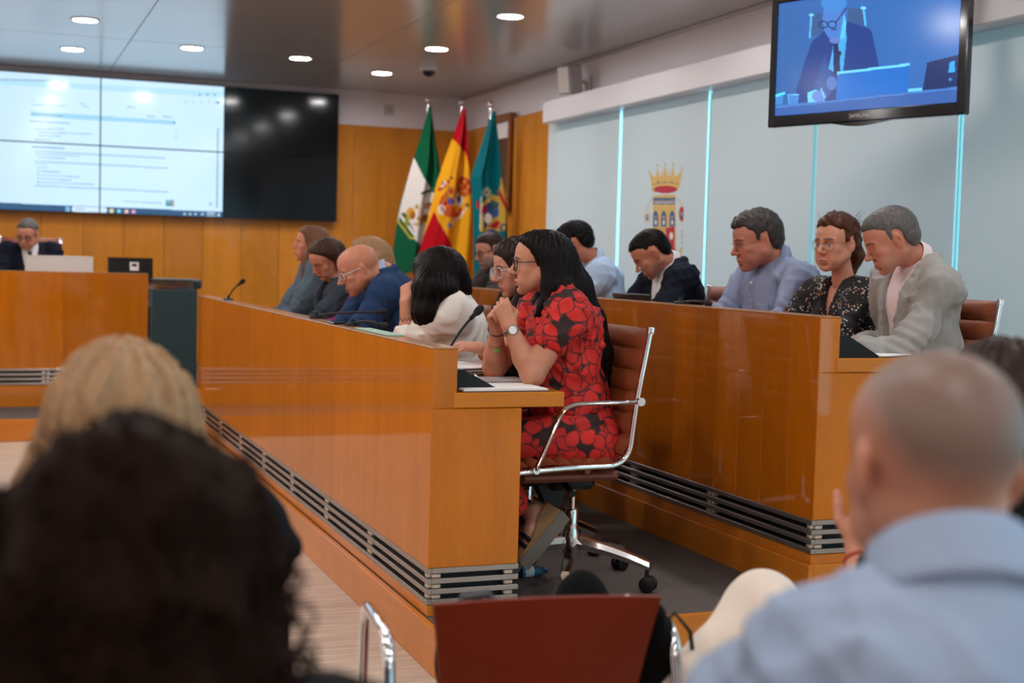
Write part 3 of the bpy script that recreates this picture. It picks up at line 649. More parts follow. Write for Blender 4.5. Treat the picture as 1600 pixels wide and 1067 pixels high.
def paint_teal(P):
    x, y = zoomxy(P); p = Paint(x, y, TE); G2 = srgb(206, 170, 70)
    p.poly([(505, 600), (560, 545), (610, 560), (650, 640), (640, 735), (500, 740)], G2); p.poly([(512, 640), (560, 575), (600, 590), (590, 640), (520, 735)], srgb(60, 90, 130))
    p.poly([(610, 480), (628, 465), (650, 530), (655, 640), (640, 640), (598, 530)], G2); p.line([(600, 530), (640, 620)], 16, srgb(196, 50, 40)); p.ell(617, 475, 10, 20, G2)
    p.poly([(502, 640), (520, 600), (545, 605), (530, 640)], srgb(180, 20, 50)); p.ell(545, 610, 14, 24, srgb(50, 60, 120)); p.ell(580, 640, 20, 26, srgb(70, 100, 160)); p.ell(540, 670, 22, 26, WHT); p.poly([(540, 715), (590, 680), (608, 690), (590, 725)], srgb(190, 30, 50)); p.ell(605, 660, 8, 26, G2); p.ell(575, 600, 8, 26, srgb(80, 110, 60))
    p.ell(535, 535, 24, 26, srgb(120, 160, 170)); p.ell(535, 535, 14, 16, G2); p.ell(535, 535, 8, 9, srgb(60, 100, 140)); p.ell(625, 720, 22, 22, srgb(60, 90, 120)); p.ell(625, 720, 10, 12, G2); p.ell(490, 600, 9, 22, srgb(170, 40, 60)); p.ell(560, 740, 30, 12, srgb(70, 90, 140)); p.line([(508, 560), (500, 720)], 7, srgb(190, 190, 170))
    return p.c
k_ = 1/3.333/158.0     # zoom pixels to metres at the flags
def oz(pts, x0, y0): return [((b-y0)*k_, (a-x0)*k_) for a, b in pts]
flag('green and white flag, leftmost of the three flags', 4.123/13.2, 13.25, oz([(226, 95), (160, 350), (85, 620), (48, 930)], 228, 95), oz([(234, 95), (262, 280), (292, 440), (300, 700), (300, 930)], 228, 95), 1.68, paint_green, GR)
flag('red and yellow flag in the middle of the three', 4.482/13.2, 12.95, oz([(402, 105), (358, 260), (290, 480), (215, 800), (160, 1020)], 408, 105), oz([(416, 105), (452, 400), (488, 640), (494, 1020)], 408, 105), 1.74, paint_spain, YE)
flag('teal flag beside the picture frame, rightmost of the three flags', 4.792/13.2, 12.30, oz([(555, 105), (500, 320), (468, 430), (480, 600), (490, 1000)], 558, 105), oz([(568, 105), (622, 420), (655, 560), (660, 780), (664, 1000)], 558, 105), 1.70, paint_teal, TE)

# ================================================================== FURNITURE
def build_office_chair(hb=0.0):
    t = thing('office_chair', 'chair', 'chair')
    W = 0.255
    # leather pads: channel-stitched sling, seat then back
    def pad(mb, path, thick, nch, w=W-0.012):
        P = np.array(path); seg = np.linalg.norm(np.diff(P, axis=0), axis=1); s = np.concatenate([[0], np.cumsum(seg)])/seg.sum()
        T = np.gradient(P, axis=0); T /= np.linalg.norm(T, axis=1)[:, None]; N = np.stack([-T[:, 1], T[:, 0]], 1)
        nv, nu = 8*nch+1, 14
        for side in (1, -1):
            V = []
            for j in range(nv):
                q = j/(nv-1); c = np.array((np.interp(q, s, P[:, 0]), np.interp(q, s, P[:, 1]))); nn = np.array((np.interp(q, s, N[:, 0]), np.interp(q, s, N[:, 1])))
                bul = thick*(0.35+0.65*abs(math.sin(math.pi*q*nch))**0.55)
                for i in range(nu):
                    u = -1+2*i/(nu-1); e = (1-abs(u)**6)**0.5*0.9+0.1 if abs(u) < 1 else 0.1
                    p_ = c+nn*side*bul*e; V.append((u*w, p_[0], p_[1]))
            F = [(j*nu+i, j*nu+i+1, (j+1)*nu+i+1, (j+1)*nu+i) for j in range(nv-1) for i in range(nu-1)]
            mb.add(V, F if side > 0 else [f[::-1] for f in F])
        return mb
    seat = [(0.30, 0.475), (0.27, 0.492), (0.15, 0.50), (0.0, 0.497), (-0.10, 0.50)]
    back = [(-0.13, 0.53), (-0.165, 0.60), (-0.185, 0.75), (-0.205, 0.90), (-0.225-0.2*hb, 1.005+hb)]
    pad(MB(), seat, 0.026, 7).build('seat', M_leather, t, smooth=60)
    pad(MB(), back, 0.030, 6).build('backrest', M_leather, t, smooth=60)
    for s in (-1, 1):
        x = s*W
        rail = arcpts([(x, 0.31, 0.478), (x, 0.10, 0.492), (x, -0.145, 0.495), (x, -0.17, 0.72), (x, -0.222-0.2*hb, 1.0+hb)], 0.085, 8)
        MB().tube(rail, 0.0115, 10).lathe([(0.0, -0.014), (0.016, -0.014), (0.018, 0.0), (0.016, 0.012), (0, 0.012)], (x, -0.222-0.2*hb, 1.0+hb), (0, -0.2, 1), 12).build('frame_rail', M_chrome, t, smooth=True)
        x2 = s*(W+0.028)
        armp = arcpts([(x2-s*0.02, -0.175, 0.735), (x2, -0.13, 0.735), (x2, 0.13, 0.73), (x2, 0.235, 0.50), (x2-s*0.02, 0.235, 0.488)], 0.055, 7)
        MB().tube(armp, 0.0125, 10, flat=0.75).lathe([(0, -0.02), (0.016, -0.02), (0.016, 0.012), (0, 0.012)], (x2-s*0.01, -0.178, 0.735), (s, 0, 0), 12).lathe([(0, -0.02), (0.014, -0.02), (0.014, 0.012), (0, 0.012)], (x2-s*0.01, 0.235, 0.49), (s, 0, 0), 12).build('armrest', M_chrome, t, smooth=True)
    MB().tube([(-W, 0.02, 0.478), (W, 0.02, 0.478)], 0.012).box((-0.225, -0.13, 0.432), (0.225, 0.27, 0.472), 0.014).build('cross_frame', M_leatherd, t)
    MB().tube([(-W, -0.222-0.2*hb, 0.985+hb), (W, -0.222-0.2*hb, 0.985+hb)], 0.008).build('top_bar', M_chrome, t)
    cy = -0.035
    MB().box((-0.07, cy-0.07, 0.372), (0.07, cy+0.12, 0.430), 0.02).box((-0.055, cy+0.08, 0.39), (0.055, 0.24, 0.430), 0.016).tube([(-0.06, cy+0.06, 0.40), (-0.20, cy+0.09, 0.385)], [0.010, 0.014]).prism([(cy+0.02, 0.372), (cy+0.16, 0.39), (cy+0.13, 0.33), (cy+0.07, 0.30), (cy+0.05, 0.35)], -0.03, 0.03, 'yz').build('tilt_mechanism', M_black, t)
    MB().lathe([(0, 0.20), (0.025, 0.20), (0.025, 0.285), (0.022, 0.29), (0.0125, 0.292), (0.0125, 0.38), (0, 0.38)], (0, cy, 0), seg=18).build('column', M_chrome, t, smooth=True)
    base = MB().lathe([(0, 0.095), (0.030, 0.095), (0.036, 0.13), (0.034, 0.19), (0.028, 0.215), (0, 0.215)], (0, cy, 0), seg=18).build('base', M_alu, t, smooth=True)
    for k in range(5):
        a = rad(9+72*k); d = np.array((math.cos(a), math.sin(a), 0)); n = np.array((-d[1], d[0], 0))
        leg = MB(); V = []
        for q in np.linspace(0, 1, 7):
            c = d*(0.02+0.305*q)+np.array((0, cy, 0.160-0.020*q-0.040*q**2)); w = 0.024-0.006*q; h = 0.042-0.014*q
            V += [c+n*w, c+n*w*0.7+np.array((0, 0, h*0.55)), c-n*w*0.7+np.array((0, 0, h*0.55)), c-n*w, c-n*w*0.6-np.array((0, 0, h*0.6)), c+n*w*0.6-np.array((0, 0, h*0.6))]
        F = [(i*6+j, i*6+(j+1) % 6, (i+1)*6+(j+1) % 6, (i+1)*6+j) for i in range(6) for j in range(6)]+[tuple(range(6))[::-1], tuple(range(36, 42))]
        leg.add(V, F); leg.build('leg', M_alu, base, smooth=35)
        c = d*0.312+np.array((0, cy, 0)); cb = MB(); cb.tube([c+np.array((0, 0, 0.05)), c+np.array((0, 0, 0.105))], 0.008)
        for s in (-1, 1): cb.lathe([(0, -0.010), (0.026, -0.010), (0.031, -0.005), (0.031, 0.006), (0.023, 0.011), (0, 0.011)], c+n*s*0.016+d*0.006+np.array((0, 0, 0.031)), n*s, 16)
        cb.build('caster', M_black, t, smooth=35)
    return t
CHAIR0 = build_office_chair(); chair_used = [False]
def office_chair(x, y, z, face, label, high=False):
    """face: compass angle of the sitter's gaze, 0 = +Y, -90 = -X"""
    if high: c = build_office_chair(0.21)
    else: c = CHAIR0 if not chair_used[0] else copytree(CHAIR0); chair_used[0] = True
    c.location = (x, y, z); c.rotation_euler = (0, 0, rad(-face)); setp(c, label, 'chair', 'brown leather council chairs'); return c

# --- shell chairs of the audience
def shell_chair(x, y, face, label):
    t = thing('shell_chair', label, 'chair', (x, y, 0), rad(-face), group='rust coloured shell chairs of the audience')
    def S(f, th, thk):
        mb = MB()
        for s in (0, 1): mb.grid(lambda u, v: f(u, v, s*thk), 21, 15)
        return mb
    def backf(u, v, o):
        q = 2*u-1; w = 0.185+0.035*v**1.5; topc = 0.018*(1-q*q)
        z = 0.47+(0.305+topc)*v; return (q*w, -0.20-0.075*v+0.045*q*q*1.0-o*1.0, z)
    def seatf(u, v, o):
        q = 2*u-1; return (q*(0.185+0.03*math.sin(math.pi*v)), -0.20+0.43*v, 0.445-0.012*math.sin(math.pi*v)+0.02*q*q+0.025*(1-v)**8-o)
    def rim(f, thk):
        mb = S(f, 0, thk); nu, nv = 21, 15; off = nu*nv
        loop = [i for i in range(nu)]+[j*nu+nu-1 for j in range(1, nv)]+[(nv-1)*nu+i for i in range(nu-2, -1, -1)]+[j*nu for j in range(nv-2, 0, -1)]
        mb.f += [(loop[i], loop[(i+1) % len(loop)], loop[(i+1) % len(loop)]+off, loop[i]+off) for i in range(len(loop))]
        return mb
    def loc(mb, name, m, sm=None): return link(name, mb.mesh(name, (0, 0, 0), sm), m, t)
    loc(rim(backf, 0.010), 'backrest', M_shell, 50); loc(rim(seatf, 0.010), 'seat', M_shell, 50)
    for s in (-1, 1):
        xa = s*0.285
        p = arcpts([(s*0.17, 0.20, 0.425), (xa, 0.20, 0.42), (xa, 0.17, 0.68), (xa, -0.14, 0.69), (xa, -0.22, 0.42), (s*0.17, -0.20, 0.42)], 0.06, 6)
        loc(MB().tube(p, 0.0125, 12), 'armrest', M_chrome, True)
        loc(MB().tube([(s*0.20, 0.19, 0.42), (s*0.24, 0.23, 0.012)], 0.011, 10), 'leg', M_chrome, True)
        loc(MB().tube([(s*0.20, -0.18, 0.42), (s*0.24, -0.25, 0.012)], 0.011, 10), 'leg', M_chrome, True)
    loc(MB().tube([(-0.2, 0.19, 0.42), (0.2, 0.19, 0.42)], 0.010).tube([(-0.2, -0.18, 0.42), (0.2, -0.18, 0.42)], 0.010).tube([(-0.15, -0.19, 0.42), (-0.15, -0.215, 0.56)], 0.010).tube([(0.15, -0.19, 0.42), (0.15, -0.215, 0.56)], 0.010), 'seat_frame', M_chrome)
    return t

# --- desktop things
def gooseneck(label, base, mid, tip, wedge=None, face=-90.0):
    t = thing('microphone', label, 'microphone', base, group='gooseneck microphones on the benches')
    b, m_, e = map(np.array, (base, mid, tip))
    pts = [(1-q)**2*b+2*q*(1-q)*m_+q*q*e for q in np.linspace(0, 1, 14)]
    MB().tube(pts, 0.0050, 8).build('gooseneck', M_black, t, smooth=True)
    d = (e-pts[-2])/np.linalg.norm(e-pts[-2])
    MB().lathe([(0, -0.03), (0.008, -0.03), (0.009, 0.0), (0.013, 0.004), (0.0155, 0.018), (0.0145, 0.034), (0.009, 0.044), (0, 0.047)], e, d, 14).build('foam_head', M_foam, t, smooth=True)
    if wedge is not None:
        x, y, z, sx, sy, h = wedge
        MB().prism([(x, z), (x+sx, z), (x+sx, z+0.008), (x+sx*0.25, z+h), (x, z+h)], y, y+sy, 'xz').build('console', M_black, t)
        for q in (0.3, 0.7): MB().lathe([(0, 0.006), (0.012, 0.006), (0.013, 0.0)], (x+sx*0.62, y+sy*q, z+h*0.5+0.006), (0.6, 0, 0.8), 12).build('button', M_silver, t)
    else:
        MB().lathe([(0, 0.0), (0.035, 0.0), (0.033, 0.008), (0.012, 0.014), (0.008, 0.03), (0, 0.03)], base-np.array((0, 0, 0.004)), seg=16).build('base', M_black, t, smooth=True)
    return t
D1, D2, DP = Z1+0.783, Z2+0.783, Z2+0.783     # worktop heights
T1_, T2_ = Z1+0.941, Z2+0.941                 # bench top heights
gooseneck('black gooseneck microphone with console in front of the woman in the red dress', (1.530, 4.66, D1+0.07), (1.575, 4.70, 1.12), (1.685, 4.75, 1.207), (1.527, 4.53, D1, 0.17, 0.15, 0.075))
gooseneck('black gooseneck microphone bent low in front of the woman in the white blazer', (1.50, 6.55, T1_+0.006), (1.52, 6.50, 1.135), (1.70, 6.10, 1.155))
gooseneck('short microphone lying on the bench top beside the green folder', (1.505, 5.86, T1_+0.006), (1.535, 5.78, T1_+0.04), (1.575, 5.62, T1_+0.018))
gooseneck('thin microphone standing at the far end of the front bench', (1.50, 9.15, T1_+0.004), (1.505, 9.13, 1.16), (1.56, 9.05, 1.215))
gooseneck('black microphone with console in front of the man in the grey jacket', (3.05, 4.42, D2+0.06), (2.99, 4.44, D2+0.17), (3.00, 4.5, D2+0.11), (3.0, 4.36, D2, 0.19, 0.16, 0.085))
gooseneck('black microphone lying on the raised bench before the blue-grey shirt', (2.965, 5.55, T2_+0.006), (2.975, 5.45, T2_+0.025), (2.985, 5.36, T2_+0.014))
t = thing('phone', 'small dark phone lying on the front bench top', 'phone', (1.475, 6.05, T1_)); MB().box((1.450, 5.98, T1_), (1.505, 6.12, T1_+0.008), 0.003).build('phone_body', M_blackg, t); MB().box((1.453, 5.99, T1_+0.008), (1.502, 6.11, T1_+0.0088), 0.0003).build('phone_screen', mat('phone_glass', srgb(60, 74, 66), 0.1), t)
t = thing('folder', 'pale green folder on the front bench top by the microphone', 'folder', (1.485, 5.35, T1_)); MB().box((1.452, 5.10, T1_), (1.52, 5.62, T1_+0.006), 0.002, None).build('folder_cover', mat('green_card', srgb(150, 180, 164), 0.6), t)
def papers(name, label, x, y, z, w, d, n, rot, cover=None, cat='papers'):
    t = thing(name, label, cat, (x, y, z)); rs = np.random.RandomState(int(x*100+y*77))
    for i in range(n):
        R_ = rotz(rad(rot+rs.uniform(-9, 9))); s = MB(); h = rs.uniform(0.002, 0.006)
        s.box((-w/2, -d/2, -h/2), (w/2, d/2, h/2), 0.0006, R_, (x+rs.uniform(-.02, .02), y+rs.uniform(-.03, .03), z+h/2)); z += h+0.0004
        s.build('sheet', M_paper if i % 3 else M_paperg, t)
    if cover is not None: MB().box((-w/2, -d/2, -0.001), (w/2, d/2, 0.001), 0.0006, rotz(rad(rot)), (x, y, z+0.001)).build('cover', cover, t)
    return t
nb = thing('notebook', 'white notebook lying on the worktop edge nearest the camera', 'notebook', (1.72, 4.58, D1))
for k, (m_, h0, h1) in enumerate(((mat('grey_card', srgb(96, 80, 76), 0.6), 0.0, 0.004), (M_paper, 0.0042, 0.010), (M_paper, 0.0102, 0.012))): MB().box((-0.165+0.004*k, -0.105, h0), (0.165-0.004*k, 0.105, h1), 0.0008, rotz(rad(2)), (1.71, 4.585, D1+(h0+h1)/2)).build(('back_cover', 'pages', 'front_cover')[k], m_, nb)
sn = thing('spiral_notebook', 'open spiral notebook with printed sheets under the elbow of the woman in red', 'notebook', (1.80, 4.84, D1))
MB().box((-0.13, -0.10, 0), (0.13, 0.10, 0.010), 0.001, rotz(rad(6)), (1.80, 4.835, D1+0.005)).build('pages', M_paper, sn); MB().box((-0.128, -0.098, 0), (0.128, 0.098, 0.002), 0.0005, rotz(rad(4)), (1.80, 4.837, D1+0.0125)).build('top_sheet', M_paperg, sn)
co = MB(); R_ = rotz(rad(6))
for k in range(24): 
    c = np.array((1.80, 4.835, D1+0.007))+R_@np.array((-0.12+k*0.0104, -0.102, 0)); co.tube([c+R_@np.array((0, 0.008*math.cos(a), 0))+np.array((0, 0, 0.0075*math.sin(a))) for a in np.linspace(0, 6.28, 9)], 0.0011, 5, caps=False)
co.build('wire_spiral', M_steel, sn)
papers('paper_stack', 'untidy stack of papers in front of the woman with clear glasses', 1.75, 5.17, D1, 0.21, 0.30, 9, 12)
papers('paper_sheet', 'loose sheets of paper under the forearm of the man in the grey jacket', 3.24, 4.55, D2, 0.21, 0.297, 2, 24)
papers('paper_sheet', 'white sheets of paper in front of the bald man in the blue suit', 1.62, 7.0, T1_-0.155, 0.2, 0.28, 3, 8)
# small laptop / tablet leaning on the raised bench
t = thing('tablet', 'dark tablet propped up between the navy jacket and the blue-grey shirt', 'tablet', (3.05, 6.22, D2))
MB().box((-0.005, -0.13, 0), (0.005, 0.13, 0.19), 0.003, rotz(rad(20))@roty(rad(-24)), (3.06, 6.21, D2+0.10)).build('tablet_back', mat('tablet_grey', srgb(66, 62, 64), 0.35, 0.4), t); MB().box((-0.12, -0.13, 0.0), (0.03, 0.13, 0.008), 0.002, rotz(rad(20)), (3.12, 6.23, D2+0.004)).build('keyboard', M_black, t)
# monitors on the presiding desk
def monitor(label, x0, x1, y, z0, z1, m_, tilt, sticker):
    t = thing('monitor', label, 'monitor', ((x0+x1)/2, y, DP)); c = np.array(((x0+x1)/2, y, (z0+z1)/2)); w, h = (x1-x0)/2, (z1-z0)/2; R_ = rotz(rad(-1))@rotx(rad(tilt))
    MB().box((-w, -0.012, -h), (w, 0.012, h), 0.005, R_, c).build('back_shell', m_, t)
    MB().box((-w+0.006, 0.0, -h+0.006), (w-0.006, 0.003, h-0.006), 0.001, R_, c+R_@np.array((0, 0.0135, 0))).build('screen', M_blackg, t)
    MB().box((x0+w*0.7, y-0.02, DP+0.012), (x0+w*1.3, y+0.02, z0+0.06), 0.006).box((x0+w*0.6, y-0.09, DP), (x0+w*1.4, y+0.09, DP+0.012), 0.004).build('stand', m_, t)
    MB().box((-w, -0.002, -0.006), (w, 0.002, 0.006), 0.001, R_, c+R_@np.array((0, -0.013, h-0.008))).build('rim', M_silver if not sticker else M_blackg, t)
    if sticker:
        MB().box((-0.035, -0.0005, -0.035), (0.035, 0.0005, 0.035), 0.0002, R_, c+R_@np.array((0.03, -0.0126, 0.035))).build('sticker', M_paper, t)
        MB().box((-0.02, -0.0005, -0.010), (0.02, 0.0005, 0.014), 0.0002, R_, c+R_@np.array((0.03, -0.0136, 0.045))).build('sticker_mark', M_black, t)
        MB().lathe([(0, 0.001), (0.008, 0.001), (0.008, 0)], c+R_@np.array((0.02, -0.0125, -0.03)), R_@np.array((0, -1, 0)), 10).build('badge', M_silver, t)
    return t
monitor('silver monitor seen from behind on the presiding desk', 0.285, 0.815, 11.72, 1.15, 1.355, M_silver, -8, False)
monitor('black monitor seen from behind with a white sticker, on the presiding desk', 0.925, 1.285, 11.66, 1.14, 1.355, M_blackg, -10, True)
# cloth covered table with an acrylic box
t = thing('covered_table', 'table covered by a dark teal cloth beside the presiding desk', 'table', (1.43, 11.7, Z2))
MB().box((1.26, 11.42, Z2+0.02), (1.61, 12.0, 1.09), 0.01).build('table_body', M_black, t)
cl = MB()
def drape(u, v):
    a = u*2*math.pi; sx, sy = 0.178, 0.298; q = max(abs(math.cos(a))/1.0, abs(math.sin(a))/1.0); ex, ey = math.cos(a)/q*sx, math.sin(a)/q*sy
    f = 0.007*math.sin(a*9)*v; return (1.435+ex*(1.02+0.02*v)+f, 11.71+ey*(1.02+0.01*v)+f, 1.098-v*0.765)
cl.grid(drape, 96, 14, True).box((1.255, 11.41, 1.094), (1.615, 12.01, 1.1), 0.004); cl.build('cloth', M_teal, t, smooth=40)
t = thing('acrylic_box', 'clear acrylic box with a dark folded cloth on the covered table', 'box', (1.44, 11.7, 1.1))
bx = MB()
for lo, hi in (((1.225, 11.43, 1.101), (1.62, 11.436, 1.165)), ((1.225, 11.96, 1.101), (1.62, 11.966, 1.165)), ((1.225, 11.436, 1.101), (1.231, 11.96, 1.165)), ((1.614, 11.436, 1.101), (1.62, 11.96, 1.165)), ((1.225, 11.43, 1.1655), (1.62, 11.966, 1.171))): bx.box(lo, hi, 0.001)
bx.build('acrylic_shell', M_acryl, t)
MB().box((1.27, 11.55, 1.1715), (1.655, 12.0, 1.186), 0.006).box((1.60, 11.50, 1.11), (1.665, 11.56, 1.186), 0.012).build('folded_cloth', M_teal, t)
# blue bottle lying on the carpet
t = thing('blue_bottle', 'small blue plastic bottle with white label lying on the carpet', 'bottle', (2.0, 4.93, Z1)); c = np.array((2.03, 4.95, Z1+0.021))
MB().lathe([(0, -0.06), (0.019, -0.06), (0.021, -0.054), (0.021, 0.02), (0.016, 0.03), (0.011, 0.036), (0, 0.036)], c, (1, 0.15, 0), 16).build('bottle_body', M_blue, t, smooth=True)
MB().lathe([(0, 0.036), (0.013, 0.036), (0.013, 0.056), (0, 0.056)], c, (1, 0.15, 0), 14).build('cap', mat('navy_cap', srgb(20, 60, 90), 0.4), t, smooth=True)
MB().lathe([(0.0213, -0.048), (0.0215, -0.047), (0.0215, -0.010), (0.0213, -0.009)], c, (1, 0.15, 0), 16).build('bottle_label', M_paper, t, smooth=True)

# ================================================================== PEOPLE
# Bodies are grown as smooth-blended solids on a grid and skinned by surface nets: one continuous surface each.
def unit(v): v = np.array(v, float); return v/(np.linalg.norm(v)+1e-12)
class Solid:
    def __init__(s, lo, hi, h):
        s.lo = np.array(lo, float); s.h = h; s.n = np.ceil((np.array(hi, float)-s.lo)/h).astype(int)+1
        s.D = np.full(s.n, 0.25, np.float32); s.ax = [(s.lo[i]+h*np.arange(s.n[i])).astype(np.float32) for i in range(3)]
    def blk(s, lo, hi):
        a = np.clip(np.floor((np.array(lo)-s.lo)/s.h).astype(int), 0, s.n); b = np.clip(np.ceil((np.array(hi)-s.lo)/s.h).astype(int)+1, 0, s.n)
        if (b <= a).any(): return None
        return tuple(slice(a[i], b[i]) for i in range(3))
    def xyz(s, sl): return s.ax[0][sl[0]][:, None, None], s.ax[1][sl[1]][None, :, None], s.ax[2][sl[2]][None, None, :]
    def put(s, sl, d, k, op):
        A = s.D[sl]
        if op == 'u':
            if k > 0: h = np.maximum(k-np.abs(A-d), 0)/k; s.D[sl] = np.minimum(A, d)-h*h*k*0.25
            else: s.D[sl] = np.minimum(A, d)
        else:
            d = -d
            if k > 0: h = np.maximum(k-np.abs(A-d), 0)/k; s.D[sl] = np.maximum(A, d)+h*h*k*0.25
            else: s.D[sl] = np.maximum(A, d)
    def ell(s, c, r, k=0.02, R=None, op='u'):
        c = np.array(c, float); r = np.array(r, float)*np.ones(3); m = (r.max() if R is not None else r)+k+3*s.h; sl = s.blk(c-m, c+m)
        if sl is None: return s
        X, Y, Z = s.xyz(sl); X = X-c[0]; Y = Y-c[1]; Z = Z-c[2]
        if R is not None: X, Y, Z = (X*R[0][i]+Y*R[1][i]+Z*R[2][i] for i in range(3))
        a = np.sqrt((X/r[0])**2+(Y/r[1])**2+(Z/r[2])**2)+1e-9; g = np.sqrt((X/r[0]**2)**2+(Y/r[1]**2)**2+(Z/r[2]**2)**2)+1e-9
        s.put(sl, a*(a-1)/g, k, op); return s
    def cone(s, a, b, ra, rb, k=0.02, op='u'):
        a = np.array(a, float); b = np.array(b, float); m = max(ra, rb)+k+3*s.h; sl = s.blk(np.minimum(a, b)-m, np.maximum(a, b)+m)
        if sl is None: return s
        X, Y, Z = s.xyz(sl); d = b-a; L = d@d+1e-12
        t = np.clip(((X-a[0])*d[0]+(Y-a[1])*d[1]+(Z-a[2])*d[2])/L, 0, 1)
        s.put(sl, np.sqrt((X-a[0]-t*d[0])**2+(Y-a[1]-t*d[1])**2+(Z-a[2]-t*d[2])**2)-(ra+(rb-ra)*t), k, op); return s
    def chain(s, pts, rs, k=0.02):
        for i in range(len(pts)-1): s.cone(pts[i], pts[i+1], rs[i], rs[i+1], k)
        return s
    def box(s, c, hf, rnd=0.0, k=0.0, R=None, op='u'):
        c = np.array(c, float); hf = np.array(hf, float); m = np.linalg.norm(hf)+k+3*s.h if R is not None else hf+k+3*s.h; sl = s.blk(c-m, c+m)
        if sl is None: return s
        X, Y, Z = s.xyz(sl); X = X-c[0]; Y = Y-c[1]; Z = Z-c[2]
        if R is not None: X, Y, Z = (X*R[0][i]+Y*R[1][i]+Z*R[2][i] for i in range(3))
        qx, qy, qz = np.abs(X)-hf[0]+rnd, np.abs(Y)-hf[1]+rnd, np.abs(Z)-hf[2]+rnd
        d = np.sqrt(np.maximum(qx, 0)**2+np.maximum(qy, 0)**2+np.maximum(qz, 0)**2)+np.minimum(np.maximum(np.maximum(qx, qy), qz), 0)-rnd
        s.put(sl, d, k, op); return s
    def half(s, c, nrm, k=0.0):
        """cut away everything on the side nrm points to"""
        nrm = unit(nrm); X, Y, Z = s.xyz((slice(None),)*3); d = (X-c[0])*nrm[0]+(Y-c[1])*nrm[1]+(Z-c[2])*nrm[2]
        s.put((slice(None),)*3, -d, k, 's'); return s
    def wave(s, amp, freq, seed=0, n=6, stretch=(1, 1, 1), mask=None):
        rs = np.random.RandomState(seed); X, Y, Z = s.xyz((slice(None),)*3); N = 0
        for i in range(n):
            d = unit(rs.normal(size=3))*np.array(stretch)*freq*rs.uniform(0.6, 1.5); N = N+np.sin(X*d[0]+Y*d[1]+Z*d[2]+rs.uniform(0, 6.28)+1.2*np.sin(X*d[1]*0.6-Z*d[0]*0.6+i))
        N = N/n*1.6*amp; s.D += (N if mask is None else N*mask).astype(np.float32); return s
    def mesh(s):
        D = s.D; n0, n1, n2 = D.shape; ins = D < 0
        cnt = np.zeros((n0-1, n1-1, n2-1), np.int8)
        for i in (0, 1):
            for j in (0, 1):
                for k in (0, 1): cnt += ins[i:n0-1+i, j:n1-1+j, k:n2-1+k]
        act = np.argwhere((cnt > 0) & (cnt < 8)); idx = np.full(cnt.shape, -1, np.int32); idx[tuple(act.T)] = np.arange(len(act))
        P = np.zeros((len(act), 3)); C = np.zeros(len(act))
        cor = [(i, j, k) for i in (0, 1) for j in (0, 1) for k in (0, 1)]
        val = {c: D[act[:, 0]+c[0], act[:, 1]+c[1], act[:, 2]+c[2]].astype(float) for c in cor}
        for c in cor:
            for ax in range(3):
                if c[ax]: continue
                e = list(c); e[ax] = 1; e = tuple(e); a, b = val[c], val[e]; m = (a < 0) != (b < 0)
                t = np.where(m, a/(a-b+1e-20), 0); q = np.array(c, float)[None]+np.zeros((len(act), 3)); q[:, ax] = t
                P[m] += q[m]; C[m] += 1
        V = s.lo+(act+P/np.maximum(C, 1)[:, None])*s.h; F = []
        for ax in range(3):
            a1, a2 = (ax+1) % 3, (ax+2) % 3
            sl0 = [slice(None)]*3; sl1 = [slice(None)]*3; sl0[ax] = slice(0, -1); sl1[ax] = slice(1, None)
            ch = ins[tuple(sl0)] != ins[tuple(sl1)]; e = np.argwhere(ch); fl = ins[tuple(sl0)][tuple(e.T)]
            ok = (e[:, a1] > 0) & (e[:, a2] > 0) & (e[:, a1] < D.shape[a1]-1) & (e[:, a2] < D.shape[a2]-1); e = e[ok]; fl = fl[ok]
            def cell(d1, d2): q = e.copy(); q[:, a1] -= d1; q[:, a2] -= d2; return idx[tuple(q.T)]
            f = np.stack([cell(1, 1), cell(0, 1), cell(0, 0), cell(1, 0)], 1); f[~fl] = f[~fl][:, ::-1]; F.append(f)
        return V, np.concatenate(F)
def relax(V, F, it=1, w=0.5):
    for _ in range(it):
        A = np.zeros_like(V); c = np.zeros(len(V))
        for i in range(4):
            for j in (1, 3): np.add.at(A, F[:, i], V[F[:, (i+j) % 4]]); np.add.at(c, F[:, i], 1)
        V = V*(1-w)+w*A/np.maximum(c, 1)[:, None]
    return V
def sdf_obj(name, S, material, parent, col=None, it=1, extra=None):
    V, F = S.mesh(); V = relax(V, F, it)
    if extra: 
        for (V2, F2) in extra: F = np.concatenate([F, F2+len(V)]); V = np.concatenate([V, V2])
    return link(name, npmesh(name, V-np.array(parent.location), F, True, col(V) if col else None), material, parent)

M_skin = vcol('skin', 0.48, bump=0.05, bscale=700, sss=0.08, spec=0.4)
def cloth(name, c, rough=0.9, bump=0.25, scale=260, var=0.06, sheen=0.0): return mat(name, srgb(*c), rough, bump=bump, scale=scale, var=var, sheen=sheen, spec=0.12)
def hairmat(name, c, var=0.35, rough=0.42, stretch=(1, 1, 0.12), scale=170):
    m = mat(name, srgb(*c), rough, bump=0.5, scale=scale, var=var, stretch=stretch, detail=2); m.node_tree.nodes['Principled BSDF'].inputs['Specular IOR Level'].default_value = 0.16
    return m

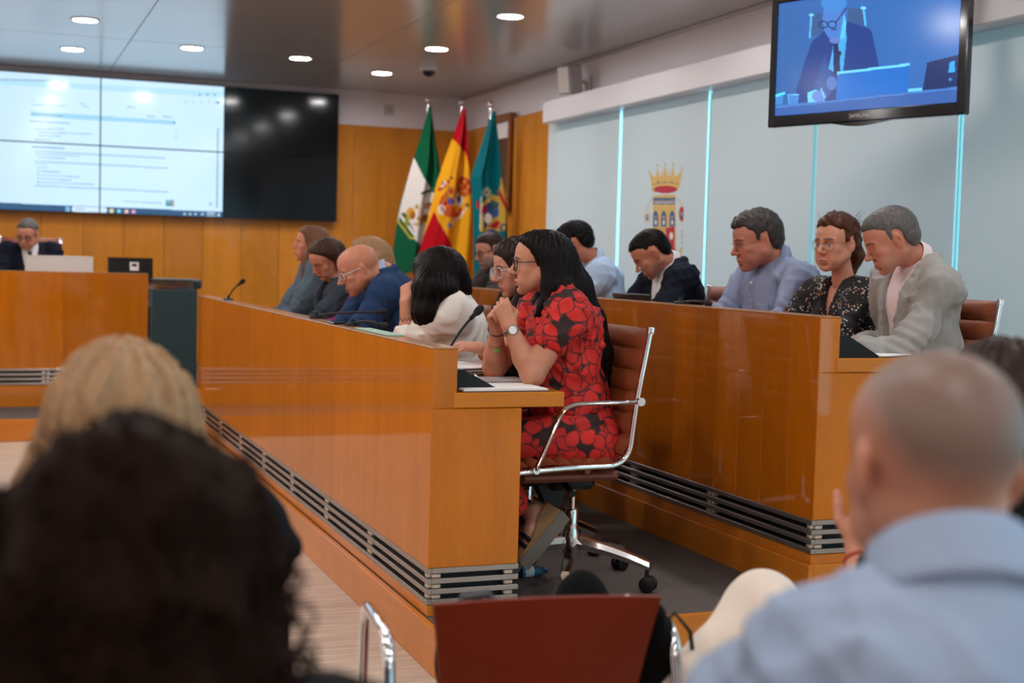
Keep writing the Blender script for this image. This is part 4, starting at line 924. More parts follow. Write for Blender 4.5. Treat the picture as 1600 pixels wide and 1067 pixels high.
def head_frame(yaw, pitch, roll):
    """columns: right, forward, up. yaw compass (0=+Y, -90=-X); pitch down positive"""
    a = rad(yaw); p = rad(pitch); f = np.array((math.sin(a)*math.cos(p), math.cos(a)*math.cos(p), -math.sin(p))); r = np.array((math.cos(a), -math.sin(a), 0)); u = np.cross(r, f)
    c, s = math.cos(rad(roll)), math.sin(rad(roll)); r2 = c*r+s*u; u2 = -s*r+c*u
    return np.stack([r2, f, u2], 1)
def grow_head(S, R, o, p):
    s = p.get('size', 1.0); T = lambda x, y, z: o+R@(np.array((x, y, z))*s)
    def E(c, r, k, op='u', R2=None): S.ell(T(*c), np.array(r)*s, k*s, R if R2 is None else R@R2, op)
    def C(a, b, ra, rb, k, op='u'): S.cone(T(*a), T(*b), ra*s, rb*s, k*s, op)
    fw, jw, nl, full = p.get('face', 1.0), p.get('jaw', 1.0), p.get('nose', 1.0), p.get('full', 0.0)
    E((0, -0.016, 0.036), (0.0765*fw, 0.098, 0.080), 0)
    E((0, 0.030, 0.040), (0.063*fw, 0.060, 0.058), 0.03)
    E((0, 0.034, -0.030), (0.057*fw+full*0.5, 0.054, 0.074), 0.03)
    for q in (-1, 1):
        C((q*0.051*jw, -0.004, -0.045), (q*0.022*jw, 0.060, -0.096), 0.023+full, 0.017+full*0.5, 0.03)
        E((q*0.041*fw, 0.058, -0.022), (0.022+full, 0.022, 0.020), 0.022)
        C((q*0.041, 0.074, 0.019), (q*0.008, 0.086, 0.017), 0.011, 0.010, 0.014)
        E((q*0.031, 0.0985, 0.001), (0.019, 0.016, 0.0125), 0.012, 's')
        E((q*0.031, 0.0745, -0.001), (0.0150, 0.0135, 0.0120), 0.004)
        E((q*0.0105*nl, 0.097, -0.0345), (0.0072, 0.010, 0.0072), 0.006)
        E((q*0.078*fw, -0.010, -0.006), (0.009, 0.019, 0.032), 0.008, 'u', rotz(q*0.45)); E((q*0.088*fw, -0.004, -0.002), (0.007, 0.010, 0.017), 0.005, 's')
        E((q*0.036, 0.064, -0.062), (0.020+full, 0.020, 0.026), 0.022)
    E((0, 0.071, -0.101), (0.019*jw, 0.015, 0.015), 0.018)
    C((0, 0.086, 0.010), (0, 0.1015+0.010*nl, -0.028), 0.0068, 0.0092, 0.011); E((0, 0.1035+0.009*nl, -0.030), (0.0088, 0.0092, 0.0085), 0.008)
    C((-0.019, 0.084, -0.067), (0, 0.0912, -0.0645), 0.0045, 0.0060, 0.006); C((0.019, 0.084, -0.067), (0, 0.0912, -0.0645), 0.0045, 0.0060, 0.006)
    C((-0.016, 0.084, -0.0755), (0, 0.0892, -0.0770), 0.0045, 0.0068, 0.006); C((0.016, 0.084, -0.0755), (0, 0.0892, -0.0770), 0.0045, 0.0068, 0.006)
    E((0, 0.080, -0.088), (0.018, 0.006, 0.005), 0.006, 's')
def skin_colours(V, R, o, p):
    s = p.get('size', 1.0); q = ((V-o)@R)/s; x, y, z = q[:, 0], q[:, 1], q[:, 2]; base = np.array(srgb(*p['skin']))*np.array((0.94, 0.86, 0.82)); c = np.tile(base, (len(V), 1))
    rs = np.sin(V@np.array((90., 60, 40)))*np.sin(V@np.array((-50., 80, 70))); c *= (1+0.05*rs)[:, None]
    def g(cx, cy, cz, r): return np.exp(-(((np.abs(x)-cx)/r)**2+((y-cy)/r)**2+((z-cz)/r)**2))
    red = 0.5*g(0.042, 0.062, -0.03, 0.024)+0.6*g(0, 0.108, -0.03, 0.016)+0.6*g(0.08, -0.01, -0.005, 0.03); c *= 1-red[:, None]*np.array((0.02, 0.22, 0.26))
    hd = (np.abs(x) < 0.11) & (np.abs(y) < 0.14) & (z > -0.125) & (z < 0.14)
    def mix(m, col, a=1.0): c[m] = c[m]*(1-a)+np.array(col)*a
    if p.get('stubble'):
        w = np.clip((-0.030-z)/0.02, 0, 1)*np.clip((y+0.005)/0.02, 0, 1)*hd*p['stubble']; lipm = (np.abs(x) < 0.024) & (np.abs(z+0.071) < 0.009); w = np.where(lipm, 0, w); c = c*(1-w[:, None])+np.array(srgb(*p.get('beardcol', (90, 80, 76))))*w[:, None]
    if p.get('buzz'):
        w = np.clip((z-0.030+0.5*np.clip(-y-0.02, -0.03, 0.14)-0.9*np.clip(y-0.02, 0, 1))/0.05+0.55*np.clip((-y-0.03)/0.05, 0, 1), 0, 1)*hd*np.where(y > 0.06, 0, 1)*(z > -0.06)*p['buzz']; c = c*(1-w[:, None])+np.array(srgb(*p.get('buzzcol', (110, 96, 88))))*w[:, None]
    lip = ((np.abs(x)/0.0215)**2+((z+0.0705)/0.0088)**2 < 1) & (y > 0.074) & hd; mix(lip, srgb(*p.get('lips', (176, 108, 94))), 0.6); mix(lip & (np.abs(z+0.0708) < 0.0018), srgb(70, 34, 32), 0.8)
    ax = np.abs(x); bz = 0.0255-((ax-0.030)/0.024)**2*0.006+0.0; br = (ax > 0.010) & (ax < 0.054) & (np.abs(z-bz) < 0.0045-0.0022*np.clip((ax-0.034)/0.02, 0, 1)) & (y > 0.045) & hd; mix(br, srgb(*p.get('brow', (50, 36, 30))), 0.85)
    op = p.get('eye', 0.6); ez = -0.001-0.004*(1-op)
    eye = (((ax-0.031)/0.0128)**2+((z-ez)/(0.0015+0.0052*op))**2 < 1) & (y > 0.074) & hd; mix(eye, srgb(206, 196, 188)); gx = p.get('look', 0.0)
    mix(eye & ((x-np.sign(x)*0.031-gx)**2+(z-ez)**2 < 0.0055**2), srgb(52, 34, 24)); lash = (((ax-0.031)/0.0150)**2+((z-ez)/(0.0032+0.0062*op))**2 < 1) & ~eye & (z > ez-0.001) & (y > 0.070) & hd; mix(lash, srgb(46, 32, 28), 0.75)
    sh = (((ax-0.031)/0.020)**2+((z-0.004)/0.013)**2 < 1) & ~eye & ~lash & ~br & (y > 0.06) & hd; mix(sh, base*0.72, 0.45)
    return np.clip(c, 0, 1)
def hand_bones(w, f, n, thumb, curl=(20, 25, 15), size=1.0, spread=0.05, thumbcurl=0.0):
    """w wrist, f finger direction, n back of the hand, thumb: unit side the thumb is on"""
    f = unit(f); n = unit(np.array(n)-f*(np.array(n)@f)); u = np.cross(n, f); u = u if u@np.array(thumb) > 0 else -u; B = []; w = np.array(w, float)
    for i, (off, L, r) in enumerate(((0.027, 0.070, 0.0092), (0.009, 0.078, 0.0096), (-0.009, 0.072, 0.0090), (-0.026, 0.056, 0.0080))):
        kn = w+(f*(0.088-0.006*abs(i-1))+u*off)*size; B.append((w+u*off*0.55*size+f*0.008, kn, 0.0155*size, 0.0115*size, 0.014)); a = 0; p = kn
        for j, fr in enumerate((0.45, 0.31, 0.24)):
            a += rad(curl[j]+i*2.0); d = (f+u*spread*(1.2-i*0.9))*math.cos(a)-n*math.sin(a); q = p+unit(d)*L*fr*size; B.append((p, q, (r-0.0007*j)*size, (r-0.0007*(j+1))*size, 0.0025)); p = q
    b0 = w+(f*0.022+u*0.020)*size; d1 = unit(f*0.62+u*0.72-n*(0.25+thumbcurl)); b1 = b0+d1*0.042*size; d2 = unit(f*0.88+u*(0.34-thumbcurl)-n*(0.25+thumbcurl)); b2 = b1+d2*0.032*size; b3 = b2+unit(d2-n*0.15)*0.025*size
    B += [(b0, b1, 0.0150*size, 0.0115*size, 0.012), (b1, b2, 0.0108*size, 0.0098*size, 0.004), (b2, b3, 0.0096*size, 0.0078*size, 0.003)]
    return B
def limb_mesh(el, wr, hand, h, re=0.043, rw=0.028, start=0.0, sh=None):
    pts = [el, wr]+([sh] if sh is not None else [])+[b[0] for b in hand]+[b[1] for b in hand]; pts = np.array(pts); S = Solid(pts.min(0)-0.055, pts.max(0)+0.055, h)
    el = np.array(el, float); wr = np.array(wr, float); a = el+(wr-el)*start
    mid = a+(wr-a)*0.35; S.cone(a, mid, re, re*0.98, 0.02); S.cone(mid, wr, re*0.98, rw, 0.02)
    if sh is not None: S.cone(sh, el, re*1.28, re*1.02, 0.02); S.ell(sh, re*1.34, 0.03)
    for (p, q, ra, rb, k) in hand: S.cone(p, q, ra, rb, k)
    V, F = S.mesh(); return relax(V, F, 1, 0.4), F

def grow_torso(S, J, g=0.0, arms=True, sleeve=1.0, w=1.0, depth=1.0, belly=0.0, bust=0.0, loose=0.0, low=True, shoulder=0.0):
    hip, nk, sl, sr = J['hip'], J['neck'], J['shL'], J['shR']; l, f = J['lat'], J['fwd']; up = unit(nk-hip); fr = unit(np.cross(up, l)); fr = fr if fr@f > 0 else -fr
    R = np.stack([l, fr, up], 1); A = lambda t: hip+(nk-hip)*t
    if low: S.ell(A(0.06), (0.175*w+g, 0.135*depth+g, 0.14+g), 0.03, R)
    S.ell(A(0.32)+fr*0.4*belly, (0.158*w+g+belly*0.4, 0.120*depth+g+belly, 0.17+g), 0.06, R)
    S.ell(A(0.66)+fr*0.01, (0.165*w+g, 0.118*depth+g, 0.19+g), 0.06, R)
    S.ell(A(0.80)-fr*0.02, (0.150*w+g, 0.100*depth+g, 0.11+g), 0.06, R)
    if bust:
        for q in (-1, 1): S.ell(A(0.62)+l*q*0.075+fr*(0.085*depth), (0.062, 0.055*bust+g, 0.065), 0.05, R)
    for sh, el, wr in ((sl, J['elL'], J['wrL']), (sr, J['elR'], J['wrR'])):
        S.cone(nk-up*0.035, sh+unit(nk-sh)*0.02+np.array((0, 0, shoulder)), 0.055+g, 0.058+g+loose*0.3, 0.05); S.ell(sh, 0.064+g+loose*0.5, 0.04)
        if arms:
            if sleeve <= 0.5: S.cone(sh, sh+(el-sh)*sleeve*2, 0.058+g+loose, (0.058+(0.046-0.058)*sleeve*2)+g+loose*1.3, 0.03)
            else:
                S.cone(sh, el, 0.058+g+loose, 0.047+g+loose, 0.035); S.cone(el, el+(wr-el)*(sleeve-0.5)*2, 0.046+g+loose, 0.046+(0.030-0.046)*(sleeve-0.5)*2+g+loose, 0.02)
    return R
def jbounds(J, pad=0.16): P = np.array([J[k] for k in ('hip', 'neck', 'shL', 'shR', 'elL', 'elR', 'wrL', 'wrR')]); return P.min(0)-pad, P.max(0)+pad
def collar_mesh(nk, up, f, l, r=0.064, h=0.040, gap=28, flap=0.045, tall=0.0, rf=None):
    """shirt collar: stand and folded flap, open at the front; leans with the neck"""
    mb = MB(); up = unit(up); f = unit(f-up*(f@up)); l = np.cross(f, up)
    def fn(u, v):
        a = rad(gap)+u*(2*math.pi-2*rad(gap)); fr = math.cos(a); rr = r*(1+0.10*fr)
        if v < 0.45: q = v/0.45; rad_, z = rr*(0.98-0.02*q), -0.012+q*(h+0.010*(-fr)+tall)
        else: q = (v-0.45)/0.55; rad_, z = rr*(0.96+0.05*min(1, q*5)+0.16*q), h+0.010*(-fr)+tall-q*(flap*(1+0.55*max(0, fr)))
        return tuple(nk+f*rad_*math.cos(a)+l*rad_*math.sin(a)*0.98+up*z)
    return mb.grid(fn, 41, 11)
def glasses(parent, R, o, s, style):
    T = lambda x, y, z: o+R@(np.array((x, y, z))*s); g = bpy.data.objects.new('glasses', None); COL.objects.link(g); g.parent = parent
    w, h, pw = style.get('w', 0.0235), style.get('h', 0.0175), style.get('pow', 2.6); m = style['mat']; th = style.get('th', 0.0016); yo = 0.097; zo = style.get('z', -0.002)
    fr = MB()
    for q in (-1, 1):
        loop = []
        for a in np.linspace(0, 2*math.pi, 25):
            ca, sa = math.cos(a), math.sin(a); e = 2/pw; loop.append(T(q*0.033+w*abs(ca)**e*np.sign(ca), yo-0.012*((abs(q*0.033+w*ca*0.9))/0.06)**2, zo+h*abs(sa)**e*np.sign(sa)))
        if not style.get('rimless'): fr.tube(loop, th*s, 6, caps=False)
        ln = MB(); c0 = sum(loop[:-1])/24; ln.add([c0]+loop[:-1], [(0, i+1, (i+1) % 24+1) for i in range(24)]); ln.build('lens', M_lens, g, origin=parent.location)
        fr.tube([T(q*(0.033+w), yo-0.012, zo+h*0.45), T(q*0.070, yo-0.030, zo+h*0.4), T(q*0.0795, 0.0, zo+0.010), T(q*0.080, -0.018, zo-0.002)], th*s, 6)
    if style.get('rimless') or style.get('brow'):
        for q in (-1, 1): fr.tube([T(q*(0.033+w*c_), yo-0.010*((0.033+w*c_)/0.06)**2, zo+h*0.95-0.004*c_**4) for c_ in np.linspace(-1, 1, 7)], th*s*1.2, 6)
    fr.tube([T(-0.012, yo, zo+0.003), T(0, yo+0.004, zo+0.006), T(0.012, yo, zo+0.003)], th*s, 6)
    fr.build('glasses_frame', m, g, origin=parent.location, smooth=True); return g

def hair_short(p, R, o, vol=0.010, top=0.012, front=0.012, h=0.0045, curl=0.0, nape=-0.055, back=0.0, hairline=0.062, seed=1, side=0.0):
    s = p.get('size', 1.0); T = lambda x, y, z: o+R@(np.array((x, y, z))*s); fw = p.get('face', 1.0); lo, hi = o-0.17, o+0.17; S = Solid(lo, hi, h)
    S.ell(T(0, -0.020, 0.036), np.array((0.0765*fw+vol*0.75+side, 0.100+vol+back, 0.083+top))*s, 0, R); S.ell(T(0, 0.028, 0.062), np.array((0.060*fw+vol*0.5, 0.058+front, 0.046+top))*s, 0.025, R)
    S.ell(T(0, -0.060, -0.02), np.array((0.058*fw+vol*0.5, 0.052+vol*0.6+back, 0.055))*s, 0.03, R)
    if curl: S.wave(curl, 150, seed, 7)
    S.wave(0.0022, 380, seed+5, 6, (1, 1, 0.35))
    X, Y, Z = S.xyz((slice(None),)*3); X = X-o[0]; Y = Y-o[1]; Z = Z-o[2]
    lx = (X*R[0][0]+Y*R[1][0]+Z*R[2][0])/s; ly = (X*R[0][1]+Y*R[1][1]+Z*R[2][1])/s; lz = (X*R[0][2]+Y*R[1][2]+Z*R[2][2])/s
    e = hairline-0.062; yb = [-0.16, -0.10, -0.065, -0.046, -0.036, -0.026, 0.000, 0.006, 0.012, 0.022, 0.028, 0.040, 0.055, 0.075, 0.12]
    zb = [nape-0.01, nape-0.01, nape, -0.035, 0.004, 0.034, 0.030, -0.004, -0.012, 0.0, 0.034, 0.048+e*0.5, 0.066+e, 0.078+e, 0.084+e]
    bz = np.interp(ly, yb, zb)-0.006*np.clip(1-np.abs(lx)/0.05, 0, 1)*(ly > 0.03); bz = bz+0.0035*np.sin(lx*260+1.0+seed)*np.sin(ly*190+seed); dc = ((bz-lz)*0.75*s).astype(np.float32)
    S.D += ((vol*0.8+0.002)*np.exp(-np.maximum(-dc, 0)/0.016)).astype(np.float32); S.put((slice(None),)*3, -dc, 0.006, 's')
    return S

def seated_person(key, label, floor, hip, hc, look, body, p, desk=None, build=True, group=None):
    """hip: (x, y) on the floor plan; hc: centre of the head; look: (yaw, pitch, roll); body: compass angle of the chest"""
    root = thing('person', label, 'person', (hip[0], hip[1], floor), group=group)
    R = head_frame(*look); o = np.array(hc, float); f = np.array((math.sin(rad(body)), math.cos(rad(body)), 0)); l = np.array((math.cos(rad(body)), -math.sin(rad(body)), 0))
    s = p.get('size', 1.0); W = p.get('width', 1.0)
    J = {'fwd': f, 'lat': l, 'hip': np.array((hip[0], hip[1], floor+0.565))}
    J['neck'] = np.array(p['neck']) if 'neck' in p else o+R@np.array((0, -0.035, -0.06))*s+np.array((0, 0, -0.070))-f*(0.030+0.0012*look[1])
    sd = p.get('shdrop', 0.040); sw = p.get('shw', 0.172)*W
    J['shL'] = J['neck']-l*sw+np.array((0, 0, -sd))+f*p.get('shf', 0.015); J['shR'] = J['neck']+l*sw+np.array((0, 0, -sd))+f*p.get('shf', 0.015)
    dz = desk if desk is not None else floor+0.64
    for q, sg in (('L', -1), ('R', 1)):
        sh = J['sh'+q]; el = p.get('el'+q); wr = p.get('wr'+q)
        J['el'+q] = np.array(el) if el is not None else np.array((*(sh+f*p.get('reach', 0.17)+l*sg*0.05)[:2], dz+0.058))
        J['wr'+q] = np.array(wr) if wr is not None else np.array((*(J['el'+q]+f*0.20-l*sg*0.12)[:2], dz+0.036))
    # ---- skin: head and neck fine, hands fine, hidden torso coarse, all one mesh
    S = Solid(np.minimum(o, J['neck'])-np.array((0.15, 0.15, 0.11)), np.maximum(o, J['neck'])+np.array((0.15, 0.15, 0.155)), p.get('hres', 0.0034))
    grow_head(S, R, o, p); nr = p.get('neckr', 0.052)
    S.cone(o+R@np.array((0, -0.022, -0.050))*s, J['neck']+np.array((0, 0, 0.015)), nr*0.97, nr*1.06, 0.03); S.cone(J['neck']+np.array((0, 0, 0.01)), J['neck']-np.array((0, 0, 0.08)), nr*0.9, nr*0.5, 0.03)
    V, F = S.mesh(); V = relax(V, F, 1, 0.35); extra = []
    bare = p.get('bare', 0.82)
    for q in 'LR':
        hb = p.get('hand'+q)
        if hb is None:
            d = unit(J['wr'+q]-J['el'+q]); hb = dict(f=d*np.array((1, 1, 0))+np.array((0, 0, -0.08)), n=(0, 0, 1), thumb=(l if q == 'L' else -l), curl=(22, 28, 18))
        hb = dict(hb); bones = hand_bones(J['wr'+q]+unit(J['wr'+q]-J['el'+q])*0.005, size=p.get('hand', 1.0)*0.98, **hb)
        extra.append(limb_mesh(J['el'+q], J['wr'+q], bones, p.get('handres', 0.0048), p.get('fore', 0.040), p.get('wristr', 0.026), 0.0 if bare < 0.5 else 0.55, J['sh'+q] if bare < 0.5 else None))
    lo, hi = jbounds(J); TS = Solid(lo, hi, 0.016); grow_torso(TS, J, -0.034, True, 0.5 if bare >= 0.5 else 0.5, W, p.get('depth', 1.0), 0)
    kn = []
    for sg in (-1, 1):
        hp = J['hip']+l*sg*0.09; knee = hp+f*0.40+l*sg*0.03+np.array((0, 0, 0.0)); an = knee+f*p.get('shin', 0.02)+np.array((0, 0, -(knee[2]-floor)+0.10)); kn.append((hp, knee, an))
    extra.append(TS.mesh())
    LS = Solid(np.array([np.min([a for a in t_], 0) for t_ in kn]).min(0)-0.13, np.array([np.max([a for a in t_], 0) for t_ in kn]).max(0)+0.13, 0.014)
    for hp, knee, an in kn: LS.cone(hp, knee, 0.075, 0.052, 0.03); LS.cone(knee, an, 0.050, 0.034, 0.03)
    if not p.get('nolegs'): extra.append(LS.mesh())
    for (V2, F2) in extra: F = np.concatenate([F, F2+len(V)]); V = np.concatenate([V, V2])
    skc = skin_colours(V, R, o, p)
    for (fn) in p.get('skinpaint', []): fn(V, skc)
    link('body', npmesh('body', V-np.array(root.location), F, True, skc), M_skin, root)
    # ---- trousers / skirt and shoes
    if p.get('trousers') is not None and not p.get('nolegs'):
        P = np.array([a for t_ in kn for a in t_]); TS = Solid(P.min(0)-0.17, P.max(0)+0.17, 0.012)
        TS.ell(J['hip'], (0.165*W+0.02, 0.165*W+0.01, 0.13), 0.03)
        for hp, knee, an in kn: TS.cone(hp, knee, 0.092, 0.074, 0.04); TS.cone(knee, an, 0.072, 0.060, 0.03)
        TS.wave(0.004, 40, 3, 5); sdf_obj('trousers', TS, p['trousers'], root)
        for hp, knee, an in kn:
            SS = Solid(an-np.array((0.2, 0.2, 0.14)), an+np.array((0.2, 0.2, 0.07)), 0.009); SS.cone(an-np.array((0, 0, 0.05))-f*0.02, an+f*0.15-np.array((0, 0, 0.068)), 0.038, 0.034, 0.02); SS.cone(an+np.array((0, 0, 0.02)), an-np.array((0, 0, 0.05)), 0.04, 0.045, 0.02); SS.half((0, 0, floor+0.004), (0, 0, -1)); sdf_obj('shoe', SS, p.get('shoe', M_shoe), root)
    J['R'] = R; J['o'] = o; J['root'] = root; J['s'] = s
    return J
M_shoe = mat('black_shoe_leather', (0.012, 0.011, 0.011), 0.35)
def collar_to(J, material, r=0.062, h=0.038, gap=28, flap=0.045, dz=0.016, back=0.0):
    up = unit(J['o']+J['R']@np.array((0, -0.03, -0.06))-J['neck']); f = J['fwd']
    o = collar_mesh(J['neck']+np.array((0, 0, dz))+up*0.01-f*back, up, f, J['lat'], r, h, gap, flap).build('collar', material, J['root'], smooth=60); m = o.modifiers.new('thick', 'SOLIDIFY'); m.thickness = 0.0035; return o
def shirt(J, material, p, name='shirt', g=0.006, sleeve=0.98, h=0.008, fold=0.004, seed=1, neckcut=0.050, vopen=None, **kw):
    fold = fold*1.9; lo, hi = jbounds(J); S = Solid(lo, hi, h); Rt = grow_torso(S, J, g, True, sleeve, p.get('width', 1.0), p.get('depth', 1.0), p.get('belly', 0.0), p.get('bust', 0.0), **kw)
    up = unit(J['neck']-J['hip']); D0 = S.D.copy(); S.wave(fold*1.3, 30, seed, 5)
    rs = np.random.RandomState(seed); X, Y, Z = S.xyz((slice(None),)*3)
    for i in range(7):
        d = unit(rs.normal(size=3)*np.array((1, 1, 0.8)))*rs.uniform(38, 80); e = unit(rs.normal(size=3))*rs.uniform(7, 16); ph = X*d[0]+Y*d[1]+Z*d[2]+2.0*np.sin(X*e[0]+Y*e[1]+Z*e[2]+i); gate = np.clip(np.sin(X*e[1]*0.9+Y*e[2]*0.9+Z*e[0]*0.9+i*1.7), 0, 1)
        S.D += (fold*0.85*gate*(np.abs(np.sin(ph))**0.7-0.6)).astype(np.float32)
    for q in 'LR':      # creases gathered at the inner elbow and under the arm
        e = J['el'+q]; d = unit(J['el'+q]-J['sh'+q]); X, Y, Z = S.xyz((slice(None),)*3); r2 = (X-e[0])**2+(Y-e[1])**2+(Z-e[2])**2; t = (X-e[0])*d[0]+(Y-e[1])*d[1]+(Z-e[2])*d[2]
        S.D += (fold*0.9*np.exp(-r2/0.012)*np.sin(t*150+seed)).astype(np.float32)
    nk = J['neck']; X, Y, Z = S.xyz((slice(None),)*3); fac = np.clip((np.sqrt((X-nk[0])**2+(Y-nk[1])**2+(Z-nk[2])**2)-0.06)/0.09, 0, 1); S.D = (D0+(S.D-D0)*fac).astype(np.float32)
    hd = unit(J['o']+J['R']@np.array((0, -0.03, -0.06))-nk); 
    if neckcut < 0.06: nr = p.get('neckr', 0.052); S.cone(nk-up*0.05-J['fwd']*0.006, nk+hd*0.012-J['fwd']*0.004, nr+0.022, nr+0.007, 0.03)
    if neckcut >= 0.06: S.cone(nk-hd*0.02+J['fwd']*0.01, nk+hd*0.2, neckcut, neckcut+0.02, 0.004, 's')
    if vopen:   # (half width at the top, depth downwards)
        wv, dv = vopen; fr = Rt[:, 1]
        top = nk+fr*0.10+up*0.06; 
        for t in np.linspace(0, 1, 12): S.box(top+fr*0.03-up*(0.05+dv*t), (max(0.004, wv*(1-t)), 0.11, dv/12+0.006), 0, 0, Rt, 's')
    return S, Rt, up
def buttons(J, Rt, up, S, m, n=4, start=0.05, step=0.085, off=0.0):
    pass
def jacket(J, material, p, g=0.020, sleeve=0.97, vopen=(0.075, 0.33), lapel=True, **kw):
    S, Rt, up = shirt(J, material, p, 'jacket', g, sleeve, vopen=vopen, neckcut=0.05, **kw); nk = J['neck']; fr = Rt[:, 1]; l = J['lat']
    # collar roll round the neck
    pts = [nk+np.array((0, 0, 0.012))+l*0.075*math.cos(a)-fr*0.072*math.sin(a)+up*0.018*math.sin(a) for a in np.linspace(-0.35, math.pi+0.35, 12)]
    for a, b in zip(pts[:-1], pts[1:]): S.cone(a, b, 0.016, 0.016, 0.012)
    return S, Rt, up
def lapels(J, Rt, up, material, p, vopen=(0.075, 0.33), g=0.020, wide=0.075):
    nk = J['neck']; fr = Rt[:, 1]; l = J['lat']; dp = p.get('depth', 1.0)
    for q in (-1, 1):
        mb = MB()
        def fn(u, v):
            w = vopen[0]*(1-v); ww = wide*(0.55+0.45*math.sin(math.pi*min(1, v*1.25)))*(1-max(0, v-0.8)*4.2); x = w+0.004+u*ww
            yy = (0.118*dp+g+0.006+p.get('belly', 0)*max(0, v-0.2)*0.9)*math.sqrt(max(0.05, 1-(x/(0.185*p.get('width', 1.0)+g))**2)); y0 = yy*min(1.0, 0.50+0.75*v)+0.005*(1-abs(2*u-1))
            return tuple(nk-up*(0.015+v*vopen[1]*0.98)+l*q*x+fr*y0)
        mb.grid(fn, 7, 14); o = mb.build('lapel', material, J['root'], smooth=60); m = o.modifiers.new('thick', 'SOLIDIFY'); m.thickness = 0.005

def at(px, py, Y):
    """point of the room seen at photo pixel (px, py) in the upright plane y = Y"""
    d = CR*(px-800)/FPX-CU*(py-533.5)/FPX+CF; return CAM+d*(Y/d[1])
def hug(o, target, off=0.004):
    m = o.modifiers.new('hug', 'SHRINKWRAP'); m.target = target; m.wrap_method = 'NEAREST_SURFACEPOINT'; m.wrap_mode = 'ABOVE_SURFACE'; m.offset = off; o.modifiers.move(len(o.modifiers)-1, 0)
def finish_jacket(J, material, p, tag_, vopen=(0.075, 0.33), g=0.020, wide=0.07, **kw):
    S, Rt, up = jacket(J, material, p, g=g, vopen=vopen, **kw); jo = sdf_obj('jacket', S, material, J['root'])
    n0 = set(J['root'].children); lapels(J, Rt, up, material, p, vopen, g, wide)
    for c in J['root'].children:
        if c.name.startswith('lapel'): hug(c, jo)
    return jo
def patch_on(J, name, material, target, c, ax, ay, w, h, off=0.004, nx=7, ny=7, thick=0.003):
    o = MB().grid(lambda u, v: tuple(c+ax*(u-0.5)*w-ay*v*h), nx, ny).build(name, material, J['root'], smooth=60); o.modifiers.new('thick', 'SOLIDIFY').thickness = thick; hug(o, target, off); return o
def placket(J, material, target, n_=4):
    up = unit(J['neck']-J['hip']); f = J['fwd']; c = J['neck']+f*0.16-up*0.07
    patch_on(J, 'placket', material, target, c, J['lat'], up, 0.032, 0.34, 0.003, 5, 20, 0.003)
    for k in range(n_): patch_on(J, 'button', M_paper, target, c-up*(0.03+0.085*k), J['lat'], up, 0.010, 0.010, 0.0075, 3, 3, 0.002)
def denim_pocket(J, material, target, side):
    up = unit(J['neck']-J['hip']); c = J['neck']+J['fwd']*0.15+J['lat']*side*0.095-up*0.165
    patch_on(J, 'pocket_flap', material, target, c, J['lat'], up, 0.085, 0.042, 0.006); patch_on(J, 'pocket', material, target, c-up*0.03, J['lat'], up, 0.08, 0.09, 0.003)
    patch_on(J, 'button', G_metal, target, c-up*0.03, J['lat'], up, 0.012, 0.012, 0.012, 3, 3, 0.002)
def under_shirt(J, material, p, seed=2):
    S, Rt, up = shirt(J, material, dict(p), g=-0.002, sleeve=0.05, h=0.010, fold=0.001, seed=seed); return sdf_obj('shirt', S, material, J['root'])
def hairtex(name, c, **k): return hairmat(name, c, **k)
H_black = hairmat('hair_black', (20, 16, 16), 0.4, 0.42); H_black.node_tree.nodes['Principled BSDF'].inputs['Specular IOR Level'].default_value = 0.09; H_dark = hairmat('hair_dark_brown', (44, 28, 22), 0.4); H_brown = hairmat('hair_brown', (112, 76, 56), 0.4); H_blonde = hairmat('hair_blonde', (160, 124, 90), 0.45, scale=120)
H_auburn = hairmat('hair_auburn', (78, 44, 30), 0.45, stretch=(1, 1, 0.6), scale=120); H_grey = hairmat('hair_grey', (92, 87, 85), 0.75, stretch=(1, 1, 0.3), scale=150); H_salt = hairmat('hair_dark_grey', (62, 56, 54), 0.7, stretch=(1, 1, 0.4), scale=260)
H_curly = hairmat('hair_dark_curls', (30, 17, 11), 0.7, 0.7, stretch=(1, 1, 0.7), scale=60); H_curly.node_tree.nodes['Principled BSDF'].inputs['Specular IOR Level'].default_value = 0.04
G_dark = mat('glasses_dark', (0.012, 0.012, 0.03), 0.25); G_metal = mat('glasses_metal', (0.55, 0.54, 0.52), 0.25, 1.0); G_clear = mat('glasses_clear', srgb(206, 200, 204), 0.2); G_gold = mat('glasses_gold', srgb(190, 150, 110), 0.25, 0.9)
